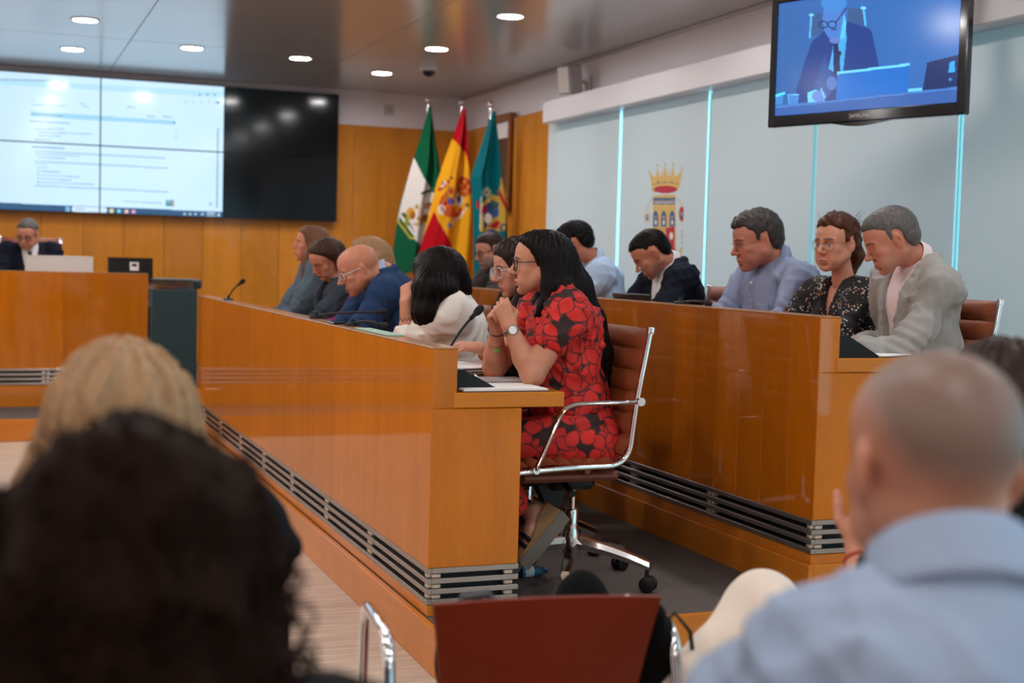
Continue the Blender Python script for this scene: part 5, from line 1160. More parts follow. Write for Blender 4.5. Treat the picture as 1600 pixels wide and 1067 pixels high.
def long_hair(J, material, drops, cut=True, h=0.0055, vol=0.014, top=0.014, groove=0.0045, freq=26, seed=3, face=None, sidefront=0.0, extra=None, hairline=0.070, wav=0.0, name='hair'):
    """cap around the skull plus locks that fall under gravity. drops: list of (polyline of world points, radii)"""
    R, o, s = J['R'], J['o'], J['s']; T = lambda x, y, z: o+R@(np.array((x, y, z))*s)
    P = np.concatenate([np.array(d[0]) for d in drops]+[np.array([o-0.14, o+0.14])]); S = Solid(P.min(0)-0.07, P.max(0)+0.07, h)
    S.ell(T(0, -0.020, 0.034), np.array((0.0765+vol, 0.100+vol, 0.082+top))*s, 0, R); S.ell(T(0, 0.025, 0.052), np.array((0.064+vol*0.7, 0.060+vol*0.3, 0.052+top*0.7))*s, 0.03, R); S.ell(T(0, -0.06, -0.03), np.array((0.068+vol*0.5, 0.050+vol, 0.08))*s, 0.04, R)
    for pts, rs in drops: S.chain([np.array(q) for q in pts], rs, 0.03)
    X, Y, Z = S.xyz((slice(None),)*3); c = T(0, -0.02, 0); ang = np.arctan2(Y-c[1], X-c[0]); zz = Z-c[2]
    ph = ang*freq+3.0*np.sin(zz*9+seed)+1.5*np.sin(zz*23+ang*3); S.D += (groove*(np.sin(ph)+0.6*np.sin(ph*2.3+zz*30)+0.5*np.sin(ph*4.1))*0.6).astype(np.float32)
    if wav: S.wave(wav, 90, seed, 7)
    X = X-o[0]; Y = Y-o[1]; Z = Z-o[2]; lx = (X*R[0][0]+Y*R[1][0]+Z*R[2][0])/s; ly = (X*R[0][1]+Y*R[1][1]+Z*R[2][1])/s; lz = (X*R[0][2]+Y*R[1][2]+Z*R[2][2])/s
    fl = face or [(0.125, 0.14), (0.092, 0.105), (0.076, 0.080), (0.060, 0.058), (0.030, 0.042), (0.0, 0.030), (-0.04, 0.022), (-0.10, 0.022), (-0.16, 0.05), (-0.30, 0.08)]
    zz_, yy_ = zip(*fl[::-1]); lim = np.interp(lz, zz_, yy_)+0.10*np.clip((np.abs(lx)-0.085)/0.05, 0, 1)*sidefront
    dc = (ly-lim)*s; S.D += (0.012*np.exp(-np.maximum(-dc, 0)/0.018)*(lz > -0.14)).astype(np.float32); S.put((slice(None),)*3, -(dc*0.8).astype(np.float32), 0.006, 's')
    if extra: extra(S, T, R)
    return sdf_obj(name, S, material, J['root'])
def loose_locks(J, material, n, zdrop, seed=5, rad0=0.004, front=False):
    pass

# ------------------------------------------------------------------ woman in the red dress
M_dress = vcol('red_leaf_dress', 0.75, bump=0.2, bscale=300)
def leafy(V, seed=3, n_=330):
    """layered leaf print: every leaf lies on the cloth with a dark margin"""
    rs = np.random.RandomState(seed); c = np.tile(np.array(srgb(44, 20, 18)), (len(V), 1)); RD = np.array(srgb(208, 34, 26)); DKR = np.array(srgb(44, 20, 18)); idx = rs.choice(len(V), n_, replace=False)
    for k, i in enumerate(idx):
        q = V-V[i]; near = np.where((q*q).sum(1) < 0.085**2)[0]; qq = q[near]; cv = qq.T@qq/len(qq); nrm_ = np.linalg.eigh(cv)[1][:, 0]; a_ = unit(np.cross(nrm_, rs.normal(size=3))); b_ = np.cross(nrm_, a_)
        L_, w_ = rs.uniform(0.055, 0.095), rs.uniform(0.018, 0.033); u_ = qq@a_/L_+0.5; v_ = qq@b_; sh_ = np.clip(np.sin(np.clip(u_, 0, 1)*math.pi), 0, 1)**0.8*w_*(0.75+0.5*u_); ins_ = (u_ > 0) & (u_ < 1)
        sd_ = np.minimum(sh_-np.abs(v_), np.minimum(u_, 1-u_)*L_); t1 = np.clip((sd_+0.0075)/0.004, 0, 1)[:, None]; t2 = np.clip(sd_/0.004+0.5, 0, 1)[:, None]; c[near] = c[near]*(1-t1)+DKR*t1; c[near] = c[near]*(1-t2)+RD*rs.uniform(0.85, 1.08)*t2
    return c
Y0 = 4.82
pr = dict(skin=(206, 146, 118), eye=0.6, lips=(176, 92, 84), size=0.99, bust=0.9, depth=1.16, width=1.0, neckr=0.050, bare=0.2, handres=0.0032, hand=0.97, shw=0.165,
          elL=at(832, 585, 4.66), wrL=at(797, 512, 4.70), elR=at(772, 575, 4.98), wrR=at(776, 520, 4.90), fore=0.043, wristr=0.027, nolegs=True,
          handL=dict(f=(-0.35, 0.20, 0.95), n=(-0.35, -0.85, 0.0), thumb=(0.5, 0.6, 0.3), curl=(48, 62, 40), spread=0.02, thumbcurl=0.7),
          handR=dict(f=(-0.30, -0.28, 0.92), n=(-0.45, 0.85, 0.1), thumb=(0.5, -0.6, 0.3), curl=(58, 66, 40), spread=0.02, thumbcurl=0.7))
pr['neck'] = at(876, 470, Y0)
J = seated_person('red', 'woman in a red leaf patterned dress with clasped hands and long black hair', Z1, (2.125, Y0), at(843, 412, Y0), (-70, 2, 0), -84, pr, D1)
S, Rt, up = shirt(J, M_dress, pr, 'dress', g=0.010, sleeve=0.20, h=0.0045, fold=0.005, seed=4, neckcut=0.056, loose=0.016)
fwd = J['fwd']; lat = J['lat']
hipc = J['hip']
S2 = Solid(hipc+np.array((-0.66, -0.30, -0.50)), hipc+np.array((0.26, 0.30, 0.30)), 0.0052)
grow_torso(S2, J, 0.012, False, 0.3, 1.04, 1.0, 0.0, 0.9)
for sg in (-1, 1):
    hp = hipc+lat*sg*0.09; kn_ = hp+fwd*0.42+lat*sg*0.02; S2.cone(hp-fwd*0.05, kn_, 0.118, 0.088, 0.06); S2.cone(kn_, np.array((1.84, 4.74 if sg < 0 else 4.90, 0.50 if sg < 0 else 0.42)), 0.088, 0.066, 0.06)
S2.half(J['hip']+(J['neck']-J['hip'])*0.22, up, 0.0); S2.wave(0.006, 30, 8, 6)
sdf_obj('dress_skirt', S2, M_dress, J['root'], lambda V: leafy(V, 5, 520)); sdf_obj('dress_top', S, M_dress, J['root'], lambda V: leafy(V, 3, 500))
hd = J['o']; R = J['R']
def Th(x, y, z): return J['o']+J['R']@(np.array((x, y, z))*J['s'])
nkp = J['neck']
back = [Th(0, -0.075, 0.0), at(897, 452, Y0-0.03), at(922, 500, Y0-0.05), at(940, 550, Y0-0.05), at(950, 598, Y0-0.03)]
drops = [(back, [0.075, 0.070, 0.056, 0.040, 0.012]), ([Th(-0.06, -0.045, 0.02), at(878, 455, Y0-0.10), at(905, 500, Y0-0.12), at(926, 540, Y0-0.10), at(942, 585, Y0-0.07)], [0.045, 0.045, 0.040, 0.032, 0.010]),
         ([Th(-0.066, -0.035, 0.03), at(856, 445, Y0-0.09), at(850, 480, Y0-0.11), at(836, 494, Y0-0.11)], [0.034, 0.032, 0.024, 0.008]),
         ([Th(0.06, -0.03, 0.02), at(850, 455, Y0+0.09), at(846, 500, Y0+0.10), at(838, 535, Y0+0.10)], [0.045, 0.045, 0.035, 0.02])]
long_hair(J, H_black, drops, vol=0.018, top=0.016, seed=2, face=[(0.125, 0.14), (0.094, 0.10), (0.080, 0.074), (0.060, 0.048), (0.030, 0.028), (0.0, 0.016), (-0.04, 0.006), (-0.10, 0.008), (-0.16, 0.04), (-0.30, 0.08)])
glasses(J['root'], J['R'], J['o'], 1.0, dict(mat=G_dark, w=0.026, h=0.021, pow=3.2, th=0.0022, brow=True))
# watch, bracelets
def band(parent, name, c, axis, r, tube, m_, n_=22):
    z = unit(axis); a = unit(np.cross(z, (0.3, 0.5, 0.8))); b_ = np.cross(z, a)
    return MB().tube([np.array(c)+(a*math.cos(t)+b_*math.sin(t))*r for t in np.linspace(0, 2*math.pi, n_)], tube, 7, caps=False).build(name, m_, parent, smooth=True)
axL = unit(J['wrL']-J['elL']); wc_ = J['wrL']-axL*0.012
for dd in (-0.006, 0.0, 0.006): band(J['root'], 'watch_strap', wc_+axL*dd, axL, 0.0300, 0.0036, M_steel)
nrm = unit(np.array((-0.25, -1.0, 0.15))-axL*(np.array((-0.25, -1.0, 0.15))@axL))
wt = MB().lathe([(0, 0.0), (0.0175, 0.0), (0.0185, 0.004), (0.0165, 0.008), (0.0, 0.008)], wc_+nrm*0.0285, nrm, 22).build('watch_case', M_steel, J['root'], smooth=True)
MB().lathe([(0, 0.0085), (0.0145, 0.0085), (0.0145, 0.0075)], wc_+nrm*0.0285, nrm, 20).build('watch_dial', M_paper, wt, smooth=True)
axR = unit(J['wrR']-J['elR']); 
for dd, r_, m_ in ((0.004, 0.0300, G_dark), (-0.045, 0.0330, G_gold), (-0.055, 0.034, M_steel), (-0.066, 0.035, G_gold), (-0.078, 0.0355, M_steel)): band(J['root'], 'bracelet', J['wrR']+axR*dd, axR, r_, 0.0018, m_)
nr2 = unit(np.array((-0.2, -1.0, 0))-axR*(np.array((-0.2, -1, 0))@axR))
o_ = MB().box((-0.012, -0.003, -0.007), (0.012, 0.003, 0.007), 0.002, None, J['wrR']-axR*0.058+nr2*0.036).build('bracelet_charm', mat('green_glass', srgb(120, 190, 90), 0.3), J['root'])
# wedge espadrilles (toes on the carpet, heels lifted)
M_jute = mat('jute_rope', srgb(168, 134, 92), 0.9, bump=0.8, scale=30, var=0.25, stretch=(1, 1, 14)); M_sole = mat('grey_sole', srgb(128, 118, 108), 0.7)
for (cx, cy, cz, ang, roll, lab) in ((1.893, 4.70, 0.275, 48, 58, 'near'), (1.885, 4.84, 0.19, 52, 40, 'far')):
    ca, sa, cr_, sr_ = math.cos(rad(ang)), math.sin(rad(ang)), math.cos(rad(roll)), math.sin(rad(roll)); ahat = np.array((ca, 0, sa)); chat = np.array((-sa*cr_, sr_, ca*cr_)); bhat = np.cross(chat, ahat)
    RS = np.stack([ahat, bhat, chat], 1); org = np.array((cx, cy, cz))
    def shoe_part(name, prof, w0, m_):
        mb = MB().prism(prof, -w0, w0, 'xz'); mb.v = [tuple(org+RS@np.array(q)) for q in mb.v]; return mb.build(name, m_, J['root'])
    shoe_part('wedge_sole', [(0.0, 0.0), (0.08, 0.0), (0.20, 0.0), (0.235, 0.010), (0.228, 0.078), (0.17, 0.070), (0.11, 0.036), (0.05, 0.020), (0.0, 0.018), (-0.012, 0.008)], 0.034, M_jute)
    shoe_part('outsole', [(-0.016, -0.006), (0.10, -0.007), (0.236, -0.004), (0.237, 0.003), (0.0, 0.003), (-0.014, 0.004)], 0.037, M_sole)
    TP = lambda a_, b_, c_: org+RS@np.array((a_, b_, c_))
    FS = Solid(org-np.array((0.12, 0.12, 0.08)), org+np.array((0.30, 0.20, 0.36)), 0.006); FS.chain([TP(0.01, 0, 0.034), TP(0.11, 0, 0.072), TP(0.175, 0, 0.112)], [0.022, 0.031, 0.036], 0.02); an_ = TP(0.155, 0, 0.16); FS.cone(TP(0.175, 0, 0.112), an_, 0.034, 0.036, 0.02)
    sdf_obj('foot', FS, mat('skin_foot_'+lab, srgb(190, 132, 108), 0.5), J['root'])
    for (a_, c_, r_) in ((0.045, 0.045, 0.036), (0.075, 0.055, 0.040)): band(J['root'], 'sandal_strap', TP(a_, 0, c_), ahat, r_, 0.008, M_black, 16)
    band(J['root'], 'ankle_strap', TP(0.160, 0, 0.150), chat*0.9-ahat*0.3, 0.040, 0.007, M_black, 16)
office_chair(2.095, 4.82, Z1, -90, 'brown leather chair with chrome frame under the woman in the red dress')

# ------------------------------------------------------------------ woman with clear glasses beside her
Y0 = 5.45; BLK = cloth('black_knit', (20, 18, 20))
pr = dict(skin=(204, 148, 124), eye=0.35, lips=(150, 60, 60), bust=0.8, neckr=0.049, bare=0.2, handres=0.0036, hand=0.95, elL=at(795, 580, 5.22), wrL=at(752, 545, 5.20), elR=at(800, 560, 5.62), wrR=at(765, 572, 5.36), fore=0.038,
          handL=dict(f=(-0.9, 0.10, 0.10), n=(-0.1, -0.35, 0.9), thumb=(-0.2, 0.6, -0.3), curl=(30, 34, 22)), handR=dict(f=(-0.95, -0.3, -0.05), n=(0, -0.3, 0.95), thumb=(0, -1, 0.2), curl=(40, 40, 20)))
J = seated_person('A', 'woman with clear framed glasses and wavy dark hair, behind the woman in red', Z1, (2.12, Y0), at(808, 418, Y0), (-86, 14, 0), -88, pr, D1)
S, Rt, up = shirt(J, BLK, pr, g=0.008, sleeve=0.55, seed=14, neckcut=0.07); sdf_obj('top', S, BLK, J['root'])
Th = lambda x, y, z: J['o']+J['R']@np.array((x, y, z))
long_hair(J, H_dark, [([Th(-0.075, 0.0, 0.02), Th(-0.085, 0.02, -0.08), at(795, 488, Y0-0.08), at(800, 530, Y0-0.1)], [0.03, 0.033, 0.045, 0.03]), ([Th(0.07, 0.0, 0.02), Th(0.085, 0.02, -0.08), at(790, 480, Y0+0.1), at(796, 520, Y0+0.1)], [0.035, 0.04, 0.05, 0.03]), ([Th(0, -0.08, 0), Th(0, -0.1, -0.12), Th(0, -0.09, -0.25)], [0.08, 0.085, 0.06])], vol=0.02, top=0.018, seed=6, wav=0.006, sidefront=0.8, face=[(0.125, 0.14), (0.085, 0.11), (0.070, 0.085), (0.045, 0.066), (0.0, 0.052), (-0.04, 0.046), (-0.10, 0.05), (-0.16, 0.07), (-0.3, 0.1)])
glasses(J['root'], J['R'], J['o'], 1.0, dict(mat=G_clear, w=0.027, h=0.023, pow=2.6, th=0.0020))
axL = unit(J['wrL']-J['elL']); M_org = mat('orange_cord', srgb(186, 92, 52), 0.7)
for dd in (-0.030, -0.022, -0.036): band(J['root'], 'bracelet', J['wrL']+axL*dd, axL+np.array((0.0, dd*6, 0.1)), 0.034, 0.0024, M_org)
axR = unit(J['wrR']-J['elR']); band(J['root'], 'bracelet', J['wrR']-axR*0.03, axR, 0.033, 0.002, M_steel)
office_chair(2.17, 5.47, Z1, -90, 'brown leather chair under the woman with clear glasses on the front bench')

# ------------------------------------------------------------------ woman in the white blazer
Y0 = 6.15; WB = cloth('white_blazer', (240, 234, 226), 0.8)
def tattoo(V, c):
    w_ = J_['wr']; d = unit(J_['wr']-J_['el']); t = (V-w_)@d; lat_ = (V-w_)@np.array((1.0, 0, 0)); m_ = (np.abs(t+0.075-0.006*np.sin(lat_*420)) < 0.0035) & (((V-w_)-np.outer(t, d))**2).sum(1).__lt__(0.05**2) & (V[:, 1] < w_[1]); c[m_] = srgb(60, 44, 40)
J_ = {}
pr = dict(skin=(214, 156, 128), eye=0.3, bust=0.8, neckr=0.048, bare=0.2, handres=0.0038, hand=0.92, elL=at(640, 532, 6.06), wrL=at(634, 473, 6.06), elR=at(690, 525, 6.4), fore=0.040, wristr=0.029,
          handL=dict(f=(0.10, 0.30, 0.95), n=(-0.8, -0.5, 0.1), thumb=(-0.2, -1, 0.1), curl=(50, 60, 40)), neck=at(708, 474, Y0), shw=0.165, skinpaint=[tattoo])
J_['wr'] = pr['wrL']; J_['el'] = pr['elL']
J = seated_person('B', 'woman in a white blazer with straight black bob, hand at her face', Z1, (2.16, Y0), at(682, 432, Y0), (-48, 20, 0), -78, pr, D1)
S, Rt, up = jacket(J, WB, pr, g=0.016, sleeve=0.60, vopen=(0.06, 0.30), seed=21, fold=0.005, loose=0.008); sdf_obj('blazer', S, WB, J['root']); 
WS = cloth('cream_top', (200, 190, 178)); under_shirt(J, WS, pr)
Th = lambda x, y, z: J['o']+J['R']@np.array((x, y, z))
long_hair(J, H_black, [([Th(-0.070, 0.01, 0.03), at(668, 452, Y0-0.13), at(664, 490, Y0-0.15), at(662, 513, Y0-0.14)], [0.055, 0.068, 0.060, 0.03]), ([Th(-0.06, -0.03, 0.02), at(695, 455, Y0-0.12), at(706, 478, Y0-0.13)], [0.06, 0.065, 0.035]), ([Th(0, -0.07, 0.0), at(712, 448, Y0-0.02), at(728, 470, Y0)], [0.085, 0.075, 0.03]), ([Th(0.07, 0, 0), at(680, 460, Y0+0.1), at(680, 505, Y0+0.12)], [0.05, 0.055, 0.03])], vol=0.028, top=0.022, seed=9, groove=0.003, freq=40, sidefront=0.6, face=[(0.12, 0.14), (0.08, 0.11), (0.05, 0.10), (0.0, 0.10), (-0.05, 0.10), (-0.3, 0.12)])
office_chair(2.22, 6.17, Z1, -90, 'brown leather chair behind the woman in the white blazer')

# ------------------------------------------------------------------ bald man in the blue suit
Y0 = 7.0; NB = cloth('blue_suit', (38, 62, 98), 0.75); LS = cloth('light_shirt', (176, 192, 220), 0.8)
pr = dict(skin=(206, 140, 112), eye=0.3, size=1.06, jaw=1.1, full=0.008, nose=1.2, brow=(120, 90, 76), neckr=0.06, width=1.08, depth=1.1, belly=0.03, neck=at(599, 432, Y0), shdrop=0.085, lips=(170, 96, 86))
J = seated_person('C', 'bald man in a blue suit with clear rimmed glasses, reading', Z1, (2.18, Y0), at(560, 421, Y0), (-83, 24, 0), -85, pr, D1)
under_shirt(J, LS, pr); finish_jacket(J, NB, pr, 'blue', seed=31, fold=0.005); collar_to(J, LS, 0.064, 0.028, 24, 0.035)
glasses(J['root'], J['R'], J['o'], 1.06, dict(mat=G_clear, w=0.025, h=0.018, pow=3.0, th=0.0026))
office_chair(2.28, 7.0, Z1, -90, 'brown leather chair behind the bald man in the blue suit')
# blonde woman behind him
Y0 = 7.75; pr = dict(skin=(212, 156, 130), eye=0.5, neckr=0.048); FU = cloth('fuchsia_top', (150, 36, 104))
J = seated_person('D', 'blonde woman mostly hidden behind the bald man in the blue suit', Z1, (2.15, Y0), at(573, 404, Y0), (-84, 8, 0), -88, pr, D1)
S, Rt, up = shirt(J, FU, pr, g=0.008, sleeve=0.9, seed=41, neckcut=0.07); sdf_obj('top', S, FU, J['root']); Th = lambda x, y, z: J['o']+J['R']@np.array((x, y, z))
long_hair(J, H_blonde, [([Th(-0.07, -0.04, 0.0), Th(-0.085, -0.04, -0.12), Th(-0.085, -0.03, -0.26)], [0.045, 0.05, 0.03]), ([Th(0, -0.08, 0), Th(0, -0.1, -0.12), Th(0, -0.09, -0.2)], [0.08, 0.07, 0.04]), ([Th(0.07, -0.02, 0.0), Th(0.085, -0.02, -0.12), Th(0.08, 0.0, -0.2)], [0.04, 0.045, 0.02])], seed=12)
office_chair(2.22, 7.75, Z1, -90, 'brown leather chair of the blonde woman, hidden behind the blue suit')

# ------------------------------------------------------------------ two women in denim at the far end
Y0 = 8.55; DN = cloth('dark_denim', (58, 66, 76), 0.85, bump=0.5, var=0.25); LD = cloth('light_denim', (92, 108, 122), 0.85, bump=0.5, var=0.3)
pr = dict(skin=(204, 142, 114), eye=0.15, neckr=0.047, lips=(160, 80, 74), neck=at(527, 447, Y0))
J = seated_person('E', 'woman with dark brown hair in a dark denim jacket, looking down', Z1, (2.13, Y0), at(508, 405, Y0), (-112, 34, 6), -95, pr, D1)
under_shirt(J, BLK, pr); jo = finish_jacket(J, DN, pr, 'dark', vopen=(0.055, 0.30), wide=0.05, seed=51); [denim_pocket(J, DN, jo, q) for q in (-1, 1)]; Th = lambda x, y, z: J['o']+J['R']@np.array((x, y, z))
long_hair(J, hairmat('hair_chestnut', (64, 41, 31), 0.4), [([Th(-0.07, -0.03, 0.03), Th(-0.085, -0.01, -0.04), Th(-0.075, -0.02, -0.12)], [0.035, 0.03, 0.014]), ([Th(0.07, -0.03, 0.03), Th(0.085, -0.03, -0.04), Th(0.075, -0.04, -0.14)], [0.035, 0.035, 0.02]), ([Th(0, -0.08, 0), Th(0, -0.09, -0.1)], [0.08, 0.06])], vol=0.016, seed=15, face=[(0.125, 0.14), (0.100, 0.100), (0.086, 0.076), (0.062, 0.050), (0.030, 0.026), (0.0, 0.006), (-0.04, -0.002), (-0.10, 0.0), (-0.16, 0.03), (-0.30, 0.06)])
office_chair(2.20, 8.55, Z1, -90, 'brown leather chair of the woman in the dark denim jacket')
Y0 = 9.2; pr = dict(skin=(208, 140, 112), eye=0.7, neckr=0.047, lips=(170, 84, 78))
J = seated_person('F', 'woman with long light brown hair in a light denim jacket, far bench end', Z1, (2.10, Y0), at(485, 382, Y0), (-80, -4, 0), -85, pr, D1)
under_shirt(J, WS, pr); jo = finish_jacket(J, LD, pr, 'light', vopen=(0.05, 0.28), wide=0.05, seed=61); [denim_pocket(J, LD, jo, q) for q in (-1, 1)]; Th = lambda x, y, z: J['o']+J['R']@np.array((x, y, z))
long_hair(J, H_brown, [([Th(-0.065, -0.035, 0.02), at(486, 400, Y0-0.1), at(483, 420, Y0-0.11), at(478, 434, Y0-0.12)], [0.045, 0.048, 0.044, 0.026]), ([Th(0.07, -0.02, 0.02), Th(0.085, 0.0, -0.12), Th(0.08, 0.0, -0.22)], [0.04, 0.04, 0.02]), ([Th(0, -0.08, 0), Th(0, -0.1, -0.12), Th(0, -0.09, -0.22)], [0.08, 0.075, 0.04])], vol=0.018, seed=17, face=[(0.125, 0.14), (0.092, 0.105), (0.076, 0.080), (0.060, 0.058), (0.030, 0.046), (0.0, 0.038), (-0.05, 0.038), (-0.09, 0.07), (-0.16, 0.14), (-0.40, 0.2)])
office_chair(2.17, 9.2, Z1, -90, 'brown leather chair of the woman in the light denim jacket')

# ================================================================== second row
Y0 = 9.1; GJ = cloth('dark_grey_jacket', (72, 66, 64)); WSH = cloth('white_shirt', (226, 224, 226), 0.8)
pr = dict(skin=(200, 146, 122), eye=0.3, stubble=0.75, beardcol=(120, 112, 108), neckr=0.056)
J = seated_person('G', 'bearded man with dark glasses in a grey jacket, sitting in front of the flags', Z2, (3.62, Y0), at(765, 392, Y0), (-95, 16, 0), -90, pr, D2)
under_shirt(J, WSH, pr); finish_jacket(J, GJ, pr, 'g', vopen=(0.085, 0.34), seed=71); collar_to(J, WSH)
sdf_obj('hair', hair_short(pr, J['R'], J['o'], 0.008, 0.014, 0.012, seed=7), H_dark, J['root']); glasses(J['root'], J['R'], J['o'], 1.0, dict(mat=G_dark, w=0.024, h=0.017, pow=3.0, th=0.0022))
office_chair(3.68, 9.1, Z2, -90, 'brown leather chair of the bearded man in front of the flags')

Y0 = 7.5; LB = cloth('pale_blue_shirt', (176, 198, 226), 0.8)
pr = dict(skin=(196, 128, 98), eye=0.3, neckr=0.055, neck=at(931, 411, Y0), shdrop=0.065, width=1.02)
J = seated_person('H', 'young man with thick dark hair in a pale blue shirt, bending forward', Z2, (3.60, Y0), at(898, 382, Y0), (-62, 26, 0), -82, pr, D2)
S, Rt, up = shirt(J, LB, pr, g=0.012, seed=81, fold=0.006, loose=0.006); so = sdf_obj('shirt', S, LB, J['root']); placket(J, LB, so); collar_to(J, LB, 0.064, 0.04, 24)
sdf_obj('hair', hair_short(pr, J['R'], J['o'], 0.014, 0.024, 0.020, seed=8, curl=0.003), H_black, J['root'])
office_chair(3.66, 7.5, Z2, -90, 'brown leather chair of the young man in the pale blue shirt')

Y0 = 6.6; NV = cloth('navy_jacket', (22, 26, 40), 0.75)
pr = dict(skin=(196, 132, 104), eye=0.1, neckr=0.055, stubble=0.35, neck=at(1050, 416, Y0), shdrop=0.075)
J = seated_person('I', 'man in a navy jacket and open white shirt, looking straight down', Z2, (3.55, Y0), at(1017, 397, Y0), (-74, 38, 0), -88, pr, D2)
under_shirt(J, WSH, pr); finish_jacket(J, NV, pr, 'i', vopen=(0.085, 0.40), wide=0.075, seed=91); collar_to(J, WSH, 0.064, 0.040, 40, 0.055)
sdf_obj('hair', hair_short(pr, J['R'], J['o'], 0.005, 0.012, 0.010, seed=9), H_black, J['root'])
office_chair(3.62, 6.6, Z2, -90, 'brown leather chair behind the man in the navy jacket')

Y0 = 5.85; GB = cloth('grey_blue_shirt', (142, 152, 182), 0.8, bump=0.35)
pr = dict(skin=(196, 130, 108), eye=0.3, size=1.14, stubble=0.22, jaw=1.12, full=0.012, neckr=0.064, width=1.20, depth=1.25, belly=0.05, neck=at(1216, 410, Y0), shdrop=0.085, shw=0.180)
J = seated_person('J', 'heavy man with wavy dark hair and metal glasses in a blue-grey shirt', Z2, (3.72, Y0), at(1181, 377, Y0), (-80, 14, 0), -92, pr, D2)
S, Rt, up = shirt(J, GB, pr, g=0.012, seed=101, fold=0.006, loose=0.006, sleeve=0.9); so = sdf_obj('shirt', S, GB, J['root']); placket(J, GB, so); patch_on(J, 'pocket', GB, so, J['neck']+J['fwd']*0.17-J['lat']*0.09-up*0.20, J['lat'], up, 0.10, 0.11, 0.004); collar_to(J, GB, 0.076, 0.042, 30, 0.058)
sdf_obj('hair', hair_short(pr, J['R'], J['o'], 0.012, 0.022, 0.020, seed=10, curl=0.005), H_salt, J['root']); glasses(J['root'], J['R'], J['o'], 1.14, dict(mat=G_metal, w=0.024, h=0.015, pow=3.4, th=0.0014, rimless=True))
office_chair(3.80, 5.87, Z2, -90, 'brown leather chair behind the man in the blue-grey shirt')

m, n, l, b = newmat('black_floral_blouse'); tc = n.new('ShaderNodeTexCoord'); v1 = n.new('ShaderNodeTexVoronoi'); v1.inputs['Scale'].default_value = 75; v1.inputs['Randomness'].default_value = 1; l.new(tc.outputs['Object'], v1.inputs['Vector'])
lt = n.new('ShaderNodeMath'); lt.operation = 'LESS_THAN'; lt.inputs[1].default_value = 0.36; l.new(v1.outputs['Distance'], lt.inputs[0]); sx = n.new('ShaderNodeSeparateColor'); l.new(v1.outputs['Color'], sx.inputs[0])
n3 = n.new('ShaderNodeTexNoise'); n3.inputs['Scale'].default_value = 14; l.new(tc.outputs['Object'], n3.inputs['Vector']); g3 = n.new('ShaderNodeMath'); g3.operation = 'GREATER_THAN'; g3.inputs[1].default_value = 0.47; l.new(n3.outputs['Fac'], g3.inputs[0])
ml = n.new('ShaderNodeMath'); ml.operation = 'MULTIPLY'; l.new(lt.outputs[0], ml.inputs[0]); l.new(g3.outputs[0], ml.inputs[1])
cr = n.new('ShaderNodeValToRGB'); cr.color_ramp.interpolation = 'CONSTANT'; e = cr.color_ramp.elements; e[0].color = (*srgb(196, 186, 184), 1); e[1].position = 0.45; e[1].color = (*srgb(178, 110, 60), 1); q = e.new(0.68); q.color = (*srgb(120, 118, 126), 1); q = e.new(0.85); q.color = (*srgb(14, 13, 16), 1); l.new(sx.outputs[1], cr.inputs[0])
mc = n.new('ShaderNodeMix'); mc.data_type = 'RGBA'; mc.inputs[6].default_value = (*srgb(20, 18, 22), 1); l.new(ml.outputs[0], mc.inputs[0]); l.new(cr.outputs[0], mc.inputs[7]); l.new(mc.outputs[2], b.inputs['Base Color']); b.inputs['Roughness'].default_value = 0.8
M_floral = m
Y0 = 5.26; pr = dict(skin=(208, 148, 122), eye=0.75, neckr=0.046, lips=(176, 98, 90), look=-0.002, neck=at(1318, 444, Y0+0.02), shw=0.155, bust=0.7, brow=(70, 46, 36), face=0.97, size=1.03)
J = seated_person('K', 'woman with curly auburn hair and gold glasses in a black floral blouse', Z2, (3.72, Y0), at(1306, 381, Y0), (-107, 4, 0), -98, pr, D2, )
S, Rt, up = shirt(J, M_floral, pr, g=0.008, seed=111, fold=0.004, vopen=(0.055, 0.26), neckcut=0.062); sdf_obj('blouse', S, M_floral, J['root'])
Th = lambda x, y, z: J['o']+J['R']@np.array((x, y, z))
S = hair_short(pr, J['R'], J['o'], 0.016, 0.024, 0.012, h=0.0045, curl=0.007, hairline=0.066, seed=22); S.chain([Th(0, -0.10, -0.0), Th(0.0, -0.13, -0.06), Th(0.0, -0.12, -0.13)], [0.045, 0.042, 0.02], 0.03); S.wave(0.004, 130, 31, 7)
sdf_obj('hair', S, H_auburn, J['root']); glasses(J['root'], J['R'], J['o'], 1.03, dict(mat=G_gold, w=0.027, h=0.022, pow=2.2, th=0.0011))
rs = np.random.RandomState(4); fl = MB()
for k in range(60):
    a = rs.uniform(0, 6.28); zz = rs.uniform(0.02, 0.13); rr = 0.09+0.02*rs.rand(); p0 = Th(math.cos(a)*rr*0.9, -0.02+math.sin(a)*rr*1.1, zz); 
    if (J['R'].T@(p0-J['o']))[1] > 0.045: continue
    d = unit(p0-J['o']); fl.tube([p0-d*0.02, p0+d*0.012+np.array((0, 0, .008)), p0+d*0.02+np.array(rs.uniform(-.02, .02, 3))], 0.00045, 4)
fl.build('flyaway_hair', H_auburn, J['root'])
office_chair(3.80, 5.29, Z2, -90, 'brown leather chair of the curly haired woman in the floral blouse')

